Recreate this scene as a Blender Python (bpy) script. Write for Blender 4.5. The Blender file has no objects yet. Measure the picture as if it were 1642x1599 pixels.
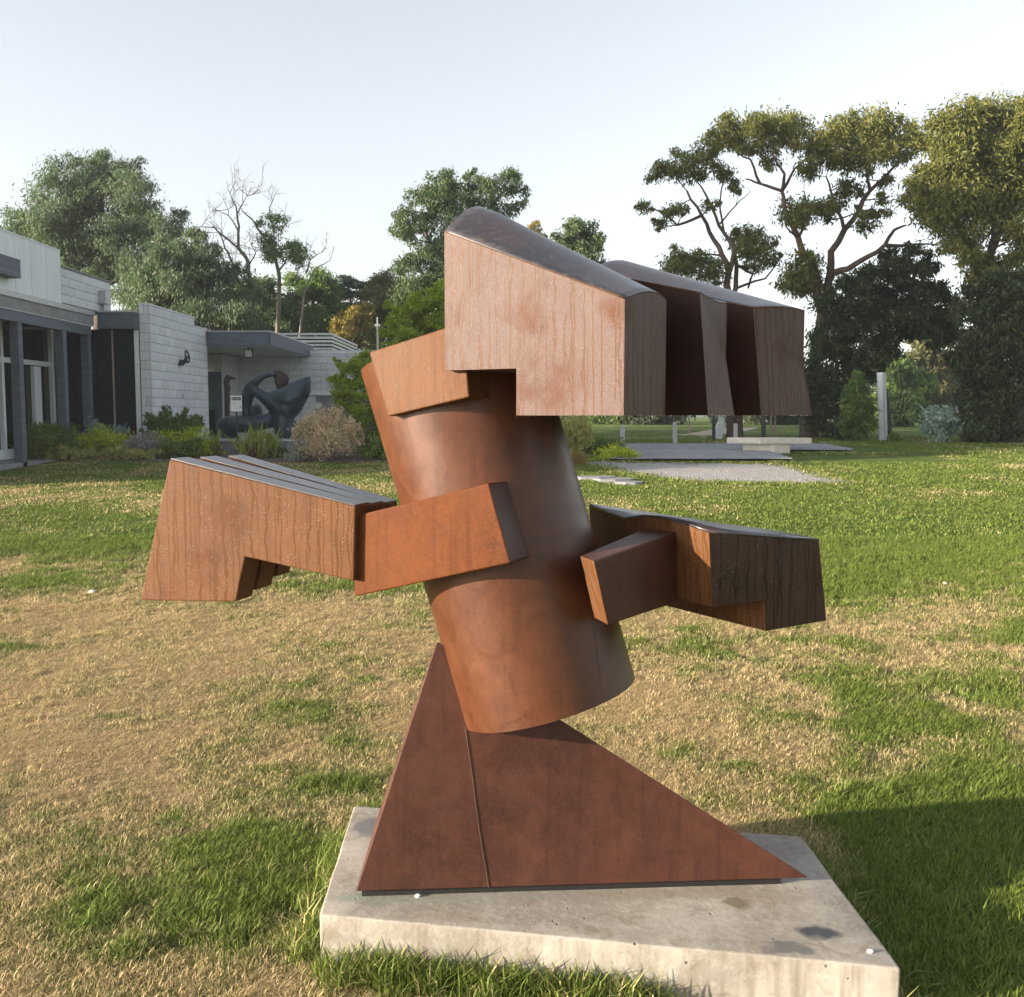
import bpy, bmesh, math, random
import numpy as np
from mathutils import Vector, Matrix

random.seed(7)
RNG = np.random.default_rng(11)
scene = bpy.context.scene
C = scene.collection
R = math.radians

# ------------------------------------------------------------------ camera
FPX, CX, CY = 1600.0, 821.0, 799.5          # focal length and centre, in pixels of the photograph
EYE = 1.6
PITCH = math.atan((799.5 - 665.0) / FPX)
cam_d = bpy.data.cameras.new('camera')
cam_d.sensor_fit = 'HORIZONTAL'
cam_d.sensor_width = 36.0
cam_d.lens = 36.0 * FPX / 1642.0
cam_d.clip_start = 0.05
cam_d.clip_end = 2000
cam = bpy.data.objects.new('camera', cam_d)
C.objects.link(cam)
cam.location = (0, 0, EYE)
cam.rotation_euler = (R(90) - PITCH, 0, 0)
scene.camera = cam

# ------------------------------------------------------------------ sky and sun
SUN_EL = 11.5
SUN_TO = Vector((-0.95, -0.32, 0)).normalized()        # horizontal direction towards the sun
world = bpy.data.worlds.new('World')
scene.world = world
world.use_nodes = True
wn = world.node_tree
bg = wn.nodes['Background']
sky = wn.nodes.new('ShaderNodeTexSky')
sky.sky_type = 'NISHITA'
sky.sun_disc = False
sky.sun_elevation = R(SUN_EL)
sky.sun_rotation = math.atan2(SUN_TO.x, SUN_TO.y)
sky.air_density = 1.0
sky.dust_density = 1.6
sky.ozone_density = 1.0
hs = wn.nodes.new('ShaderNodeHueSaturation')          # a hazy, pale morning sky
hs.inputs['Saturation'].default_value = 0.34
hs.inputs['Hue'].default_value = 0.515
hs.inputs['Value'].default_value = 1.15
wn.links.new(sky.outputs[0], hs.inputs['Color'])
wn.links.new(hs.outputs[0], bg.inputs[0])
bg.inputs[1].default_value = 0.10
sun_d = bpy.data.lights.new('sun', 'SUN')
sun_d.energy = 5.0
sun_d.angle = R(0.55)
sun_d.color = (1.0, 0.84, 0.66)
sun = bpy.data.objects.new('sun', sun_d)
C.objects.link(sun)
sd = Vector((SUN_TO.x * math.cos(R(SUN_EL)), SUN_TO.y * math.cos(R(SUN_EL)), math.sin(R(SUN_EL))))
sun.rotation_euler = sd.to_track_quat('Z', 'Y').to_euler()
scene.view_settings.view_transform = 'Standard'
scene.view_settings.look = 'None'
scene.view_settings.gamma = 1.0
scene.view_settings.use_curve_mapping = False
scene.view_settings.exposure = 1.65
scene.render.film_transparent = False
scene.cycles.max_bounces = 6
scene.cycles.diffuse_bounces = 3
scene.cycles.glossy_bounces = 3
scene.cycles.transmission_bounces = 4
scene.cycles.transparent_max_bounces = 4
scene.cycles.use_denoising = True

# ------------------------------------------------------------------ measuring helpers
_cp, _sp = math.cos(PITCH), math.sin(PITCH)

def ray(px, py):
    u, v = (px - CX) / FPX, (CY - py) / FPX
    return Vector((u, _cp + v * _sp, v * _cp - _sp))

def P(px, py, d):
    r = ray(px, py)
    return Vector((0, 0, EYE)) + r * (d / r.y)

def G(px, py, z):
    r = ray(px, py)
    return Vector((0, 0, EYE)) + r * ((z - EYE) / r.z)

def PV(px, py, a, b):
    """the ray through a pixel cut by the vertical plane through a and b"""
    r = ray(px, py)
    n = Vector((b.y - a.y, -(b.x - a.x), 0))
    t = n.dot(Vector((a.x, a.y, 0))) / n.dot(r)
    return Vector((0, 0, EYE)) + r * t

_gy = np.array([-50, 2.5, 4, 6, 8, 10, 12.5, 15, 17.5, 20, 22, 24, 27, 400.0])
_gzv = np.array([0, 0, .02, .085, .17, .265, .385, .5, .61, .72, .80, .86, .9, .9])

_tab = np.random.default_rng(5).random((256, 256))

def vnoise(x, y):
    x = np.asarray(x, float); y = np.asarray(y, float)
    xi = np.floor(x).astype(int); yi = np.floor(y).astype(int)
    fx = x - xi; fy = y - yi
    fx = fx * fx * (3 - 2 * fx); fy = fy * fy * (3 - 2 * fy)
    g = lambda a, b: _tab[a & 255, b & 255]
    return (g(xi, yi) * (1 - fx) + g(xi + 1, yi) * fx) * (1 - fy) + (g(xi, yi + 1) * (1 - fx) + g(xi + 1, yi + 1) * fx) * fy

def fbm(x, y, o=4):
    s = 0; a = .5; t = 0
    for i in range(o):
        s = s + a * vnoise(x * 2 ** i + 17.3 * i, y * 2 ** i + 9.1 * i); t += a; a *= .5
    return s / t

def gz(x, y):
    x = np.asarray(x, float); y = np.asarray(y, float)
    z = np.interp(y, _gy, _gzv)
    amp = np.interp(y, [0, 3, 8, 20, 30], [.02, .03, .05, .03, 0.0])
    return z + (fbm(x * .9, y * .9, 3) - .5) * amp

def GT(px, py):
    """point of the terrain seen at a pixel"""
    r = ray(px, py); t = 1.0
    o = Vector((0, 0, EYE))
    for _ in range(4000):
        p = o + r * t
        h = p.z - float(gz(p.x, p.y))
        if h < 0.002: break
        t += max(0.004, h * .6)
        if t > 600: break
    return p

def sstep(a, b, x):
    t = np.clip((x - a) / (b - a), 0, 1)
    return t * t * (3 - 2 * t)

def dryness(x, y):
    x = np.asarray(x, float); y = np.asarray(y, float)
    base = np.interp(y, [0, 2.2, 3.1, 3.7, 4.4, 6.2, 7.4, 8.6, 10.5, 12, 14, 16, 17.5, 20, 26, 40],
                     [.66, .66, .64, .62, .70, .72, .64, .46, .22, .24, .30, .22, .26, .32, .28, .3])
    base = base - .26 * sstep(.2, 2.0, x) * sstep(8.5, 5.5, y) - .26 * sstep(.2, 1.6, x) * sstep(5.8, 7.5, y)
    base = base - .16 * sstep(7.2, 8.6, y) * sstep(14, 11, y)
    e = ((x + .80) / .62) ** 2 + ((y - 3.28) / .58) ** 2
    base = base - .72 * np.exp(-e * 1.1)
    e = ((x + 1.25) / .5) ** 2 + ((y - 3.0) / .22) ** 2
    base = base - .32 * np.exp(-e)
    e = ((x - 1.35) / .30) ** 2 + ((y - 2.75) / .55) ** 2
    base = base - .45 * np.exp(-e)
    base = base - .40 * sstep(.95, 1.3, x) * sstep(4.5, 3.9, y)  # greener turf paints the shadow right of the slab darker
    e = ((x - .1) / 1.0) ** 2 + ((y - 2.42) / .18) ** 2
    base = base - .55 * np.exp(-e)
    n = (fbm(x * 1.5 + 3, y * 1.1 + 8, 4) - .5) * 1.25 + (fbm(x * 6, y * 6, 3) - .5) * .95
    return np.clip(base + n, 0, 1)

# ------------------------------------------------------------------ object helpers
ORG = {}

def link(o):
    C.objects.link(o); return o

def tag(o, label=None, cat=None, group=None, kind=None):
    if label: o['label'] = label
    if cat: o['category'] = cat
    if group: o['group'] = group
    if kind: o['kind'] = kind
    return o

def thing(name, loc, label, cat, group=None):
    o = bpy.data.objects.new(name, None)
    o.empty_display_size = .2
    link(o)
    o.location = loc
    ORG[o.name] = Vector(loc)
    return tag(o, label, cat, group)

def org(o):
    return ORG.get(o.name, Vector((0, 0, 0)))

def attach(o, parent):
    if parent is not None:
        o.parent = parent
        ORG[o.name] = org(parent)

def uv_box(me):
    uvl = me.uv_layers.new(name='UVMap').data
    for p in me.polygons:
        n = p.normal
        if abs(n.z) < .8:
            t = Vector((-n.y, n.x, 0)).normalized()
        else:
            t = None
        for li in p.loop_indices:
            co = me.vertices[me.loops[li].vertex_index].co
            uvl[li].uv = (co.dot(t), co.z) if t is not None else (co.x, co.y)

def obj(name, verts, faces, mat, parent=None, smooth=False, uv=False, bevel=0, world=True):
    """one mesh object; verts in world space (moved to the parent's origin)"""
    off = org(parent) if (parent is not None and world) else Vector((0, 0, 0))
    me = bpy.data.meshes.new(name)
    me.from_pydata([tuple(Vector(v) - off) for v in verts], [], [tuple(f) for f in faces])
    bm = bmesh.new(); bm.from_mesh(me)
    bmesh.ops.recalc_face_normals(bm, faces=bm.faces)
    bm.to_mesh(me); bm.free()
    if smooth:
        for p in me.polygons: p.use_smooth = True
    if uv: uv_box(me)
    if mat is not None: me.materials.append(mat)
    o = bpy.data.objects.new(name, me)
    link(o)
    attach(o, parent)
    if bevel:
        m = o.modifiers.new('edge', 'BEVEL'); m.width = bevel; m.segments = 2; m.limit_method = 'ANGLE'; m.angle_limit = R(35)
    return o

def fast_obj(name, V, F, mat, parent=None, smooth=False, attr=None, kind=None):
    """numpy mesh: V (n,3), F (m,k) all faces with k corners"""
    V = np.asarray(V, np.float32); F = np.asarray(F, np.int32)
    off = org(parent) if parent is not None else Vector((0, 0, 0))
    V = V - np.array(off, np.float32)
    me = bpy.data.meshes.new(name)
    k = F.shape[1]
    me.vertices.add(len(V)); me.vertices.foreach_set('co', V.ravel())
    me.loops.add(F.size); me.loops.foreach_set('vertex_index', F.ravel())
    me.polygons.add(len(F)); me.polygons.foreach_set('loop_start', np.arange(0, F.size, k, dtype=np.int32))
    me.update(calc_edges=True)
    if smooth:
        me.polygons.foreach_set('use_smooth', np.ones(len(F), bool))
    for an, (dom, val) in (attr or {}).items():
        a = me.attributes.new(an, 'FLOAT', dom)
        a.data.foreach_set('value', np.asarray(val, np.float32))
    if mat is not None: me.materials.append(mat)
    o = bpy.data.objects.new(name, me); link(o); attach(o, parent)
    if kind: o['kind'] = kind
    return o

class MB:
    """collects boxes, tubes and prisms into one mesh"""
    def __init__(s): s.v = []; s.f = []
    def add(s, v, f):
        b = len(s.v); s.v += [Vector(q) for q in v]; s.f += [tuple(i + b for i in q) for q in f]; return s
    def box(s, x0, x1, y0, y1, z0, z1):
        v = [(x0,y0,z0),(x1,y0,z0),(x1,y1,z0),(x0,y1,z0),(x0,y0,z1),(x1,y0,z1),(x1,y1,z1),(x0,y1,z1)]
        f = [(0,3,2,1),(4,5,6,7),(0,1,5,4),(1,2,6,5),(2,3,7,6),(3,0,4,7)]
        return s.add(v, f)
    def prism(s, front, back):
        n = len(front)
        f = [tuple(range(n)), tuple(range(2*n-1, n-1, -1))]
        f += [(i, (i+1) % n, n+(i+1) % n, n+i) for i in range(n)]
        return s.add(list(front) + list(back), f)
    def tube(s, pts, radii, sides=8, cap=True):
        pts = [Vector(p) for p in pts]; n = len(pts); v = []; f = []
        up = Vector((.13, .97, .21)).normalized()
        for i, p in enumerate(pts):
            d = (pts[min(i+1, n-1)] - pts[max(i-1, 0)])
            d = d.normalized() if d.length > 1e-9 else Vector((0, 0, 1))
            a = d.cross(up)
            if a.length < .05: a = d.cross(Vector((1, 0, 0)))
            a.normalize(); b = d.cross(a)
            for k in range(sides):
                t = 2 * math.pi * k / sides
                v.append(p + (a * math.cos(t) + b * math.sin(t)) * radii[i])
        for i in range(n - 1):
            for k in range(sides):
                f.append((i*sides+k, i*sides+(k+1) % sides, (i+1)*sides+(k+1) % sides, (i+1)*sides+k))
        if cap:
            f.append(tuple(range(sides))); f.append(tuple((n-1)*sides+k for k in range(sides)))
        return s.add(v, f)
    def build(s, name, mat, parent=None, **kw):
        return obj(name, s.v, s.f, mat, parent, **kw)

# ------------------------------------------------------------------ materials
MATS = {}

def new_mat(name):
    m = bpy.data.materials.new(name); m.use_nodes = True
    nt = m.node_tree
    return m, nt, nt.nodes['Principled BSDF']

def N(nt, t, **kw):
    n = nt.nodes.new(t)
    for k, v in kw.items():
        if k.startswith('i_'): n.inputs[int(k[2:])].default_value = v
        else: setattr(n, k, v)
    return n

def mixc(nt, fac, a, b, blend='MIX'):
    n = nt.nodes.new('ShaderNodeMix'); n.data_type = 'RGBA'; n.blend_type = blend
    for sock, val in ((n.inputs[0], fac), (n.inputs[6], a), (n.inputs[7], b)):
        if hasattr(val, 'is_linked'): nt.links.new(val, sock)
        elif isinstance(val, (int, float)): sock.default_value = val
        else: sock.default_value = (*val, 1)
    return n.outputs[2]

def math_(nt, op, a, b=None, c=None, clamp=False):
    n = nt.nodes.new('ShaderNodeMath'); n.operation = op; n.use_clamp = clamp
    for i, v in enumerate((a, b, c)):
        if v is None: continue
        if hasattr(v, 'is_linked'): nt.links.new(v, n.inputs[i])
        else: n.inputs[i].default_value = v
    return n.outputs[0]

def ramp(nt, fac, lo, hi):
    n = nt.nodes.new('ShaderNodeMapRange'); n.interpolation_type = 'SMOOTHSTEP'
    nt.links.new(fac, n.inputs[0]); n.inputs[1].default_value = lo; n.inputs[2].default_value = hi
    return n.outputs[0]

def noise(nt, vec, scale, detail=4, rough=.55, dist=0):
    n = N(nt, 'ShaderNodeTexNoise'); n.inputs['Scale'].default_value = scale; n.inputs['Detail'].default_value = detail
    n.inputs['Roughness'].default_value = rough; n.inputs['Distortion'].default_value = dist
    if vec is not None: nt.links.new(vec, n.inputs['Vector'])
    return n.outputs['Fac']

def objco(nt):
    return N(nt, 'ShaderNodeTexCoord').outputs['Object']

def scaled(nt, vec, s):
    n = N(nt, 'ShaderNodeMapping'); nt.links.new(vec, n.inputs[0]); n.inputs['Scale'].default_value = s
    return n.outputs[0]

def bump(nt, h, strength, dist, bsdf):
    b = N(nt, 'ShaderNodeBump'); b.inputs['Strength'].default_value = strength; b.inputs['Distance'].default_value = dist
    nt.links.new(h, b.inputs['Height']); nt.links.new(b.outputs[0], bsdf.inputs['Normal'])

def simple(name, col, rough=.6, var=.25, scale=6, metallic=0, bumpd=0, vscale=(1, 1, 1), spec=.5):
    m, nt, b = new_mat(name)
    co = scaled(nt, objco(nt), vscale)
    n = noise(nt, co, scale, 5)
    n2 = noise(nt, co, scale * 9, 3)
    f = math_(nt, 'MULTIPLY_ADD', n2, .35, math_(nt, 'MULTIPLY', n, .65))
    f = ramp(nt, f, .3, .7)
    lo = tuple(c * (1 - var) for c in col); hi = tuple(min(1, c * (1 + var)) for c in col)
    nt.links.new(mixc(nt, f, lo, hi), b.inputs['Base Color'])
    b.inputs['Roughness'].default_value = rough; b.inputs['Metallic'].default_value = metallic
    b.inputs['Specular IOR Level'].default_value = spec
    if bumpd: bump(nt, n2, .5, bumpd, b)
    return m

def rust(name, drips=0.0, dark=(.032, .011, .005), mid=(.062, .021, .009), lite=(.090, .032, .012), dew=(.116, .087, .080), rough=.46,
         freq=26.0, linecol=(.070, .027, .009), coat=0.0, sheen=.5, streak=.4, dust=0.0):
    """weathering steel; drips > 0 lays a film of fine dew that running drops have cleared in thin vertical lines"""
    m, nt, b = new_mat(name)
    co = objco(nt)
    big = noise(nt, co, 2.6, 5, .6, .6)
    fine = noise(nt, co, 90, 4, .7)
    blot = noise(nt, co, 11, 4, .65, 1.0)
    f = math_(nt, 'MULTIPLY_ADD', blot, .45, math_(nt, 'MULTIPLY', big, .55))
    c = mixc(nt, ramp(nt, f, .36, .52), dark, mid)
    c = mixc(nt, ramp(nt, f, .48, .66), c, lite)
    c = mixc(nt, math_(nt, 'MULTIPLY', ramp(nt, noise(nt, co, 5.5, 3, .6), .50, .72), .35), c, (.060, .015, .010))
    c = mixc(nt, math_(nt, 'MULTIPLY', ramp(nt, fine, .35, .72), .30), c, tuple(q * 1.75 for q in mid))
    strk = noise(nt, scaled(nt, co, (26, 26, 1.5)), 1.0, 5, .62)
    c = mixc(nt, math_(nt, 'MULTIPLY', ramp(nt, strk, .50, .72), streak), c, tuple(q * .55 for q in dark))
    grit = noise(nt, co, 330, 2, .6)
    c = mixc(nt, math_(nt, 'MULTIPLY', ramp(nt, grit, .56, .74), .55), c, tuple(q * .6 for q in dark))
    c = mixc(nt, math_(nt, 'MULTIPLY', ramp(nt, grit, .44, .26), .45), c, tuple(q * 1.5 for q in lite))
    if dust > 0:
        spot = noise(nt, co, 48, 5, .7)
        c = mixc(nt, math_(nt, 'MULTIPLY', ramp(nt, spot, .50, .70), dust), c, (.10, .10, .105))
    fine = math_(nt, 'MULTIPLY_ADD', grit, .6, math_(nt, 'MULTIPLY', fine, .4))
    r_out = math_(nt, 'MULTIPLY_ADD', blot, .26, math_(nt, 'MULTIPLY_ADD', grit, .22, rough - .24))
    h = fine
    if drips > 0:
        uv = N(nt, 'ShaderNodeUVMap').outputs[0]
        sp = N(nt, 'ShaderNodeSeparateXYZ'); nt.links.new(uv, sp.inputs[0])
        u, v = sp.outputs[0], sp.outputs[1]
        line = None
        for k, (fr, wob, seed) in enumerate(((freq, .34, 0.0), (freq * .61, .45, 31.7), (freq * 1.7, .30, 63.1))):
            cv = N(nt, 'ShaderNodeCombineXYZ')
            nt.links.new(math_(nt, 'MULTIPLY', u, fr * .30), cv.inputs[0]); nt.links.new(math_(nt, 'MULTIPLY_ADD', v, 10.0, seed), cv.inputs[1])
            wn_ = noise(nt, cv.outputs[0], 1.0, 3, .6)
            x = math_(nt, 'ADD', math_(nt, 'MULTIPLY_ADD', u, fr, seed), math_(nt, 'MULTIPLY', wn_, wob * 2))
            cell = math_(nt, 'FLOOR', x)
            w = N(nt, 'ShaderNodeTexWhiteNoise'); w.noise_dimensions = '1D'; nt.links.new(math_(nt, 'ADD', cell, seed), w.inputs['W'])
            w2 = N(nt, 'ShaderNodeTexWhiteNoise'); w2.noise_dimensions = '1D'; nt.links.new(math_(nt, 'ADD', cell, seed + 77.0), w2.inputs['W'])
            fr_ = math_(nt, 'FRACT', x)
            d = math_(nt, 'ABSOLUTE', math_(nt, 'SUBTRACT', fr_, math_(nt, 'MULTIPLY_ADD', w.outputs[0], .5, .25)))
            wd = math_(nt, 'MULTIPLY_ADD', math_(nt, 'POWER', w2.outputs[0], 2.0), .060, .058)
            l = math_(nt, 'SUBTRACT', 1.0, ramp(nt, math_(nt, 'DIVIDE', d, wd), .45, 1.25))
            # some runs start lower or die out
            cv2 = N(nt, 'ShaderNodeCombineXYZ'); nt.links.new(math_(nt, 'MULTIPLY', cell, 5.17), cv2.inputs[0]); nt.links.new(math_(nt, 'MULTIPLY', v, 3.0), cv2.inputs[1])
            gate = ramp(nt, noise(nt, cv2.outputs[0], 1.0, 1), (.40, .40, .56)[k], (.47, .47, .60)[k])
            l = math_(nt, 'MULTIPLY', l, gate)
            line = l if line is None else math_(nt, 'MAXIMUM', line, l)
        cov = ramp(nt, noise(nt, co, 7, 3), .22, .5)
        grain = ramp(nt, noise(nt, co, 260, 2, .6), .30, .62)
        film = math_(nt, 'MULTIPLY', math_(nt, 'MULTIPLY_ADD', grain, .45, .55), math_(nt, 'MULTIPLY', cov, drips))
        film = math_(nt, 'MULTIPLY', film, math_(nt, 'SUBTRACT', 1.0, math_(nt, 'MULTIPLY', line, .95)), clamp=True)
        c = mixc(nt, film, c, dew)
        c = mixc(nt, math_(nt, 'MULTIPLY', line, .95), c, linecol)
        vor = N(nt, 'ShaderNodeTexVoronoi'); vor.inputs['Scale'].default_value = 230; nt.links.new(co, vor.inputs['Vector'])
        vsep = N(nt, 'ShaderNodeSeparateColor'); nt.links.new(vor.outputs['Color'], vsep.inputs[0])
        drop = math_(nt, 'SUBTRACT', 1.0, ramp(nt, vor.outputs['Distance'], .10, .34))
        dsel = math_(nt, 'MULTIPLY', ramp(nt, noise(nt, co, 20, 3), .40, .62), math_(nt, 'GREATER_THAN', vsep.outputs[0], .62))
        drop = math_(nt, 'MULTIPLY', drop, dsel)
        h = math_(nt, 'ADD', math_(nt, 'MULTIPLY', fine, .5), math_(nt, 'MULTIPLY', drop, 1.6))
        c = mixc(nt, math_(nt, 'MULTIPLY', drop, .75), c, (.30, .26, .24))  # droplets painted whitish to stand in for glints
        h = math_(nt, 'SUBTRACT', h, math_(nt, 'MULTIPLY', line, .10))
        r_out = math_(nt, 'SUBTRACT', r_out, math_(nt, 'MULTIPLY', drop, .36), clamp=True)
        r_out = math_(nt, 'SUBTRACT', r_out, math_(nt, 'MULTIPLY', line, .10), clamp=True)
    nt.links.new(c, b.inputs['Base Color']); nt.links.new(r_out, b.inputs['Roughness'])
    b.inputs['Specular IOR Level'].default_value = sheen
    b.inputs['Coat Weight'].default_value = coat; b.inputs['Coat Roughness'].default_value = .25; b.inputs['Coat IOR'].default_value = 1.7
    bump(nt, h, .30 if drips > 0 else .16, .003, b)
    return m

def leaf_mat(name, a, b_, trans=.3, rough=.6):
    m = bpy.data.materials.new(name); m.use_nodes = True; nt = m.node_tree
    for n in list(nt.nodes): nt.nodes.remove(n)
    out = N(nt, 'ShaderNodeOutputMaterial')
    at = N(nt, 'ShaderNodeAttribute', attribute_name='tint')
    c = mixc(nt, at.outputs['Fac'], a, b_)
    d = N(nt, 'ShaderNodeBsdfPrincipled'); nt.links.new(c, d.inputs['Base Color']); d.inputs['Roughness'].default_value = rough
    d.inputs['Specular IOR Level'].default_value = .3
    t = N(nt, 'ShaderNodeBsdfTranslucent')
    nt.links.new(mixc(nt, .5, c, (a[0]*1.6, b_[1]*1.5, a[2]*.8)), t.inputs[0])
    mx = N(nt, 'ShaderNodeMixShader'); mx.inputs[0].default_value = trans
    nt.links.new(d.outputs[0], mx.inputs[1]); nt.links.new(t.outputs[0], mx.inputs[2]); nt.links.new(mx.outputs[0], out.inputs[0])
    return m

M = {}
M['steel'] = rust('weathering_steel', sheen=.10, rough=.6, dark=(.052, .015, .0045), mid=(.085, .025, .006), lite=(.108, .034, .008))
M['steel_cyl'] = rust('weathering_steel_column', rough=.40, sheen=.48, streak=.38, dark=(.046, .0145, .0055), mid=(.070, .022, .0075), lite=(.094, .032, .0105))
M['steel_fin'] = rust('weathering_steel_fin', dark=(.036, .013, .009), mid=(.060, .0215, .0135), lite=(.088, .032, .018), rough=.48, sheen=.38, streak=.45)
M['steel_dew'] = rust('dew_covered_steel', drips=.85, freq=36, sheen=.14, rough=.56)
M['steel_dew2'] = rust('dew_covered_steel_orange', drips=.42, dark=(.046,.015,.005), mid=(.085, .028, .0075), lite=(.115, .041, .011), dew=(.150, .090, .055), freq=36, sheen=.11, rough=.55, linecol=(.080, .033, .008))
M['steel_top'] = rust('steel_roof', rough=.36, sheen=.8, dark=(.012, .012, .016), mid=(.022, .019, .022), lite=(.040, .026, .019), coat=.32, dust=.5)  # bluish base tone stands in for sky reflected on the tops
M['steel_gap_shade'] = rust('gap_shade_steel', rough=.6, sheen=.2, dark=(.012, .004, .003), mid=(.022, .007, .005), lite=(.032, .010, .006))
M['steel_wet_shade'] = rust('wet_shaded_steel', drips=.28, freq=30, sheen=.3, rough=.42, dark=(.020, .008, .005), mid=(.036, .013, .007), lite=(.052, .019, .010), dew=(.085, .055, .042), linecol=(.022, .008, .004))
M['weld'] = simple('weld_line', (.34, .26, .23), .5, .2, 60)
M['stain'] = simple('dark_run_stain', (.038, .014, .008), .5, .3, 40)
M['black'] = simple('black_base_steel', (.012, .011, .011), .6, .3, 20)
M['slate'] = simple('slate_blue_timber', (.085, .105, .135), .65, .25, 3, vscale=(1, .15, 4))
M['slate_dark'] = simple('dark_glazing_panel', (.010, .013, .018), .35, .2, 3, spec=.3)
M['white_panel'] = simple('pale_grey_panel', (.66, .69, .71), .7, .08, 2.5, vscale=(1, 1, .25))
M['white_trim'] = simple('white_trim', (.66, .70, .70), .5, .06, 3)
M['soffit'] = simple('grey_soffit', (.55, .55, .55), .8, .08, 3)
M['fascia'] = simple('grey_fascia', (.20, .20, .21), .7, .2, 5)
M['mortar'] = simple('mortar', (.46, .475, .48), .9, .15, 30, bumpd=.003)
M['block'] = simple('concrete_block', (.56, .58, .595), .9, .10, 14, bumpd=.004)
M['block2'] = simple('concrete_block_pale', (.60, .62, .635), .9, .10, 14, bumpd=.004)
M['block3'] = simple('concrete_block_dull', (.52, .54, .555), .9, .10, 14, bumpd=.004)
M['metal_grey'] = simple('galvanised_grey', (.40, .42, .43), .4, .12, 8, metallic=.4)
M['black_metal'] = simple('black_metal', (.015, .02, .025), .45, .3, 20)
M['sign_white'] = simple('sign_white', (.78, .80, .83), .5, .03, 5)
M['sign_black'] = simple('sign_black', (.01, .01, .012), .6, .2, 5)
M['sign_grey'] = simple('sign_grey_print', (.25, .28, .31), .7, .1, 5)
M['bronze'] = simple('dark_bronze', (.026, .044, .056), .36, .5, 2.2, metallic=.35, bumpd=.002)
M['bronze_brown'] = simple('brown_bronze', (.030, .022, .019), .45, .3, 3, metallic=.3)
M['stone'] = simple('pale_bench_stone', (.50, .47, .42), .8, .12, 10, bumpd=.003)
M['deck'] = simple('weathered_deck_timber', (.23, .24, .265), .75, .18, 8, vscale=(.3, 6, 1))
M['bark'] = simple('grey_brown_bark', (.17, .115, .085), .9, .4, 6, vscale=(1, 1, .25), bumpd=.02)
M['bark_pale'] = simple('pale_bark', (.34, .27, .22), .9, .3, 6, vscale=(1, 1, .25), bumpd=.01)
M['bark_dark'] = simple('dark_bark', (.06, .045, .038), .9, .4, 6, vscale=(1, 1, .25), bumpd=.02)
M['bollard'] = simple('silvered_timber', (.38, .38, .37), .8, .2, 10, vscale=(1, 1, .2))
M['sand'] = simple('sandy_path', (.33, .27, .21), .95, .15, 4, bumpd=.004)
M['mulch'] = simple('bark_mulch', (.10, .075, .06), .95, .6, 25, bumpd=.02)
M['paver'] = simple('grey_flagstone', (.20, .205, .22), .85, .18, 12, bumpd=.004)
M['terracotta'] = simple('terracotta', (.30, .13, .08), .8, .2, 10)
M['chip'] = simple('white_stone_chip', (.75, .74, .70), .8, .1, 30)

mg, nt, b = new_mat('window_glass')
b.inputs['Base Color'].default_value = (.008, .010, .012, 1); b.inputs['Roughness'].default_value = .05
b.inputs['Specular IOR Level'].default_value = .6
M['glass'] = mg
mg, nt, b = new_mat('pale_green_glass')
b.inputs['Base Color'].default_value = (.10, .16, .15, 1); b.inputs['Roughness'].default_value = .08
M['glass_pale'] = mg

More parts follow.
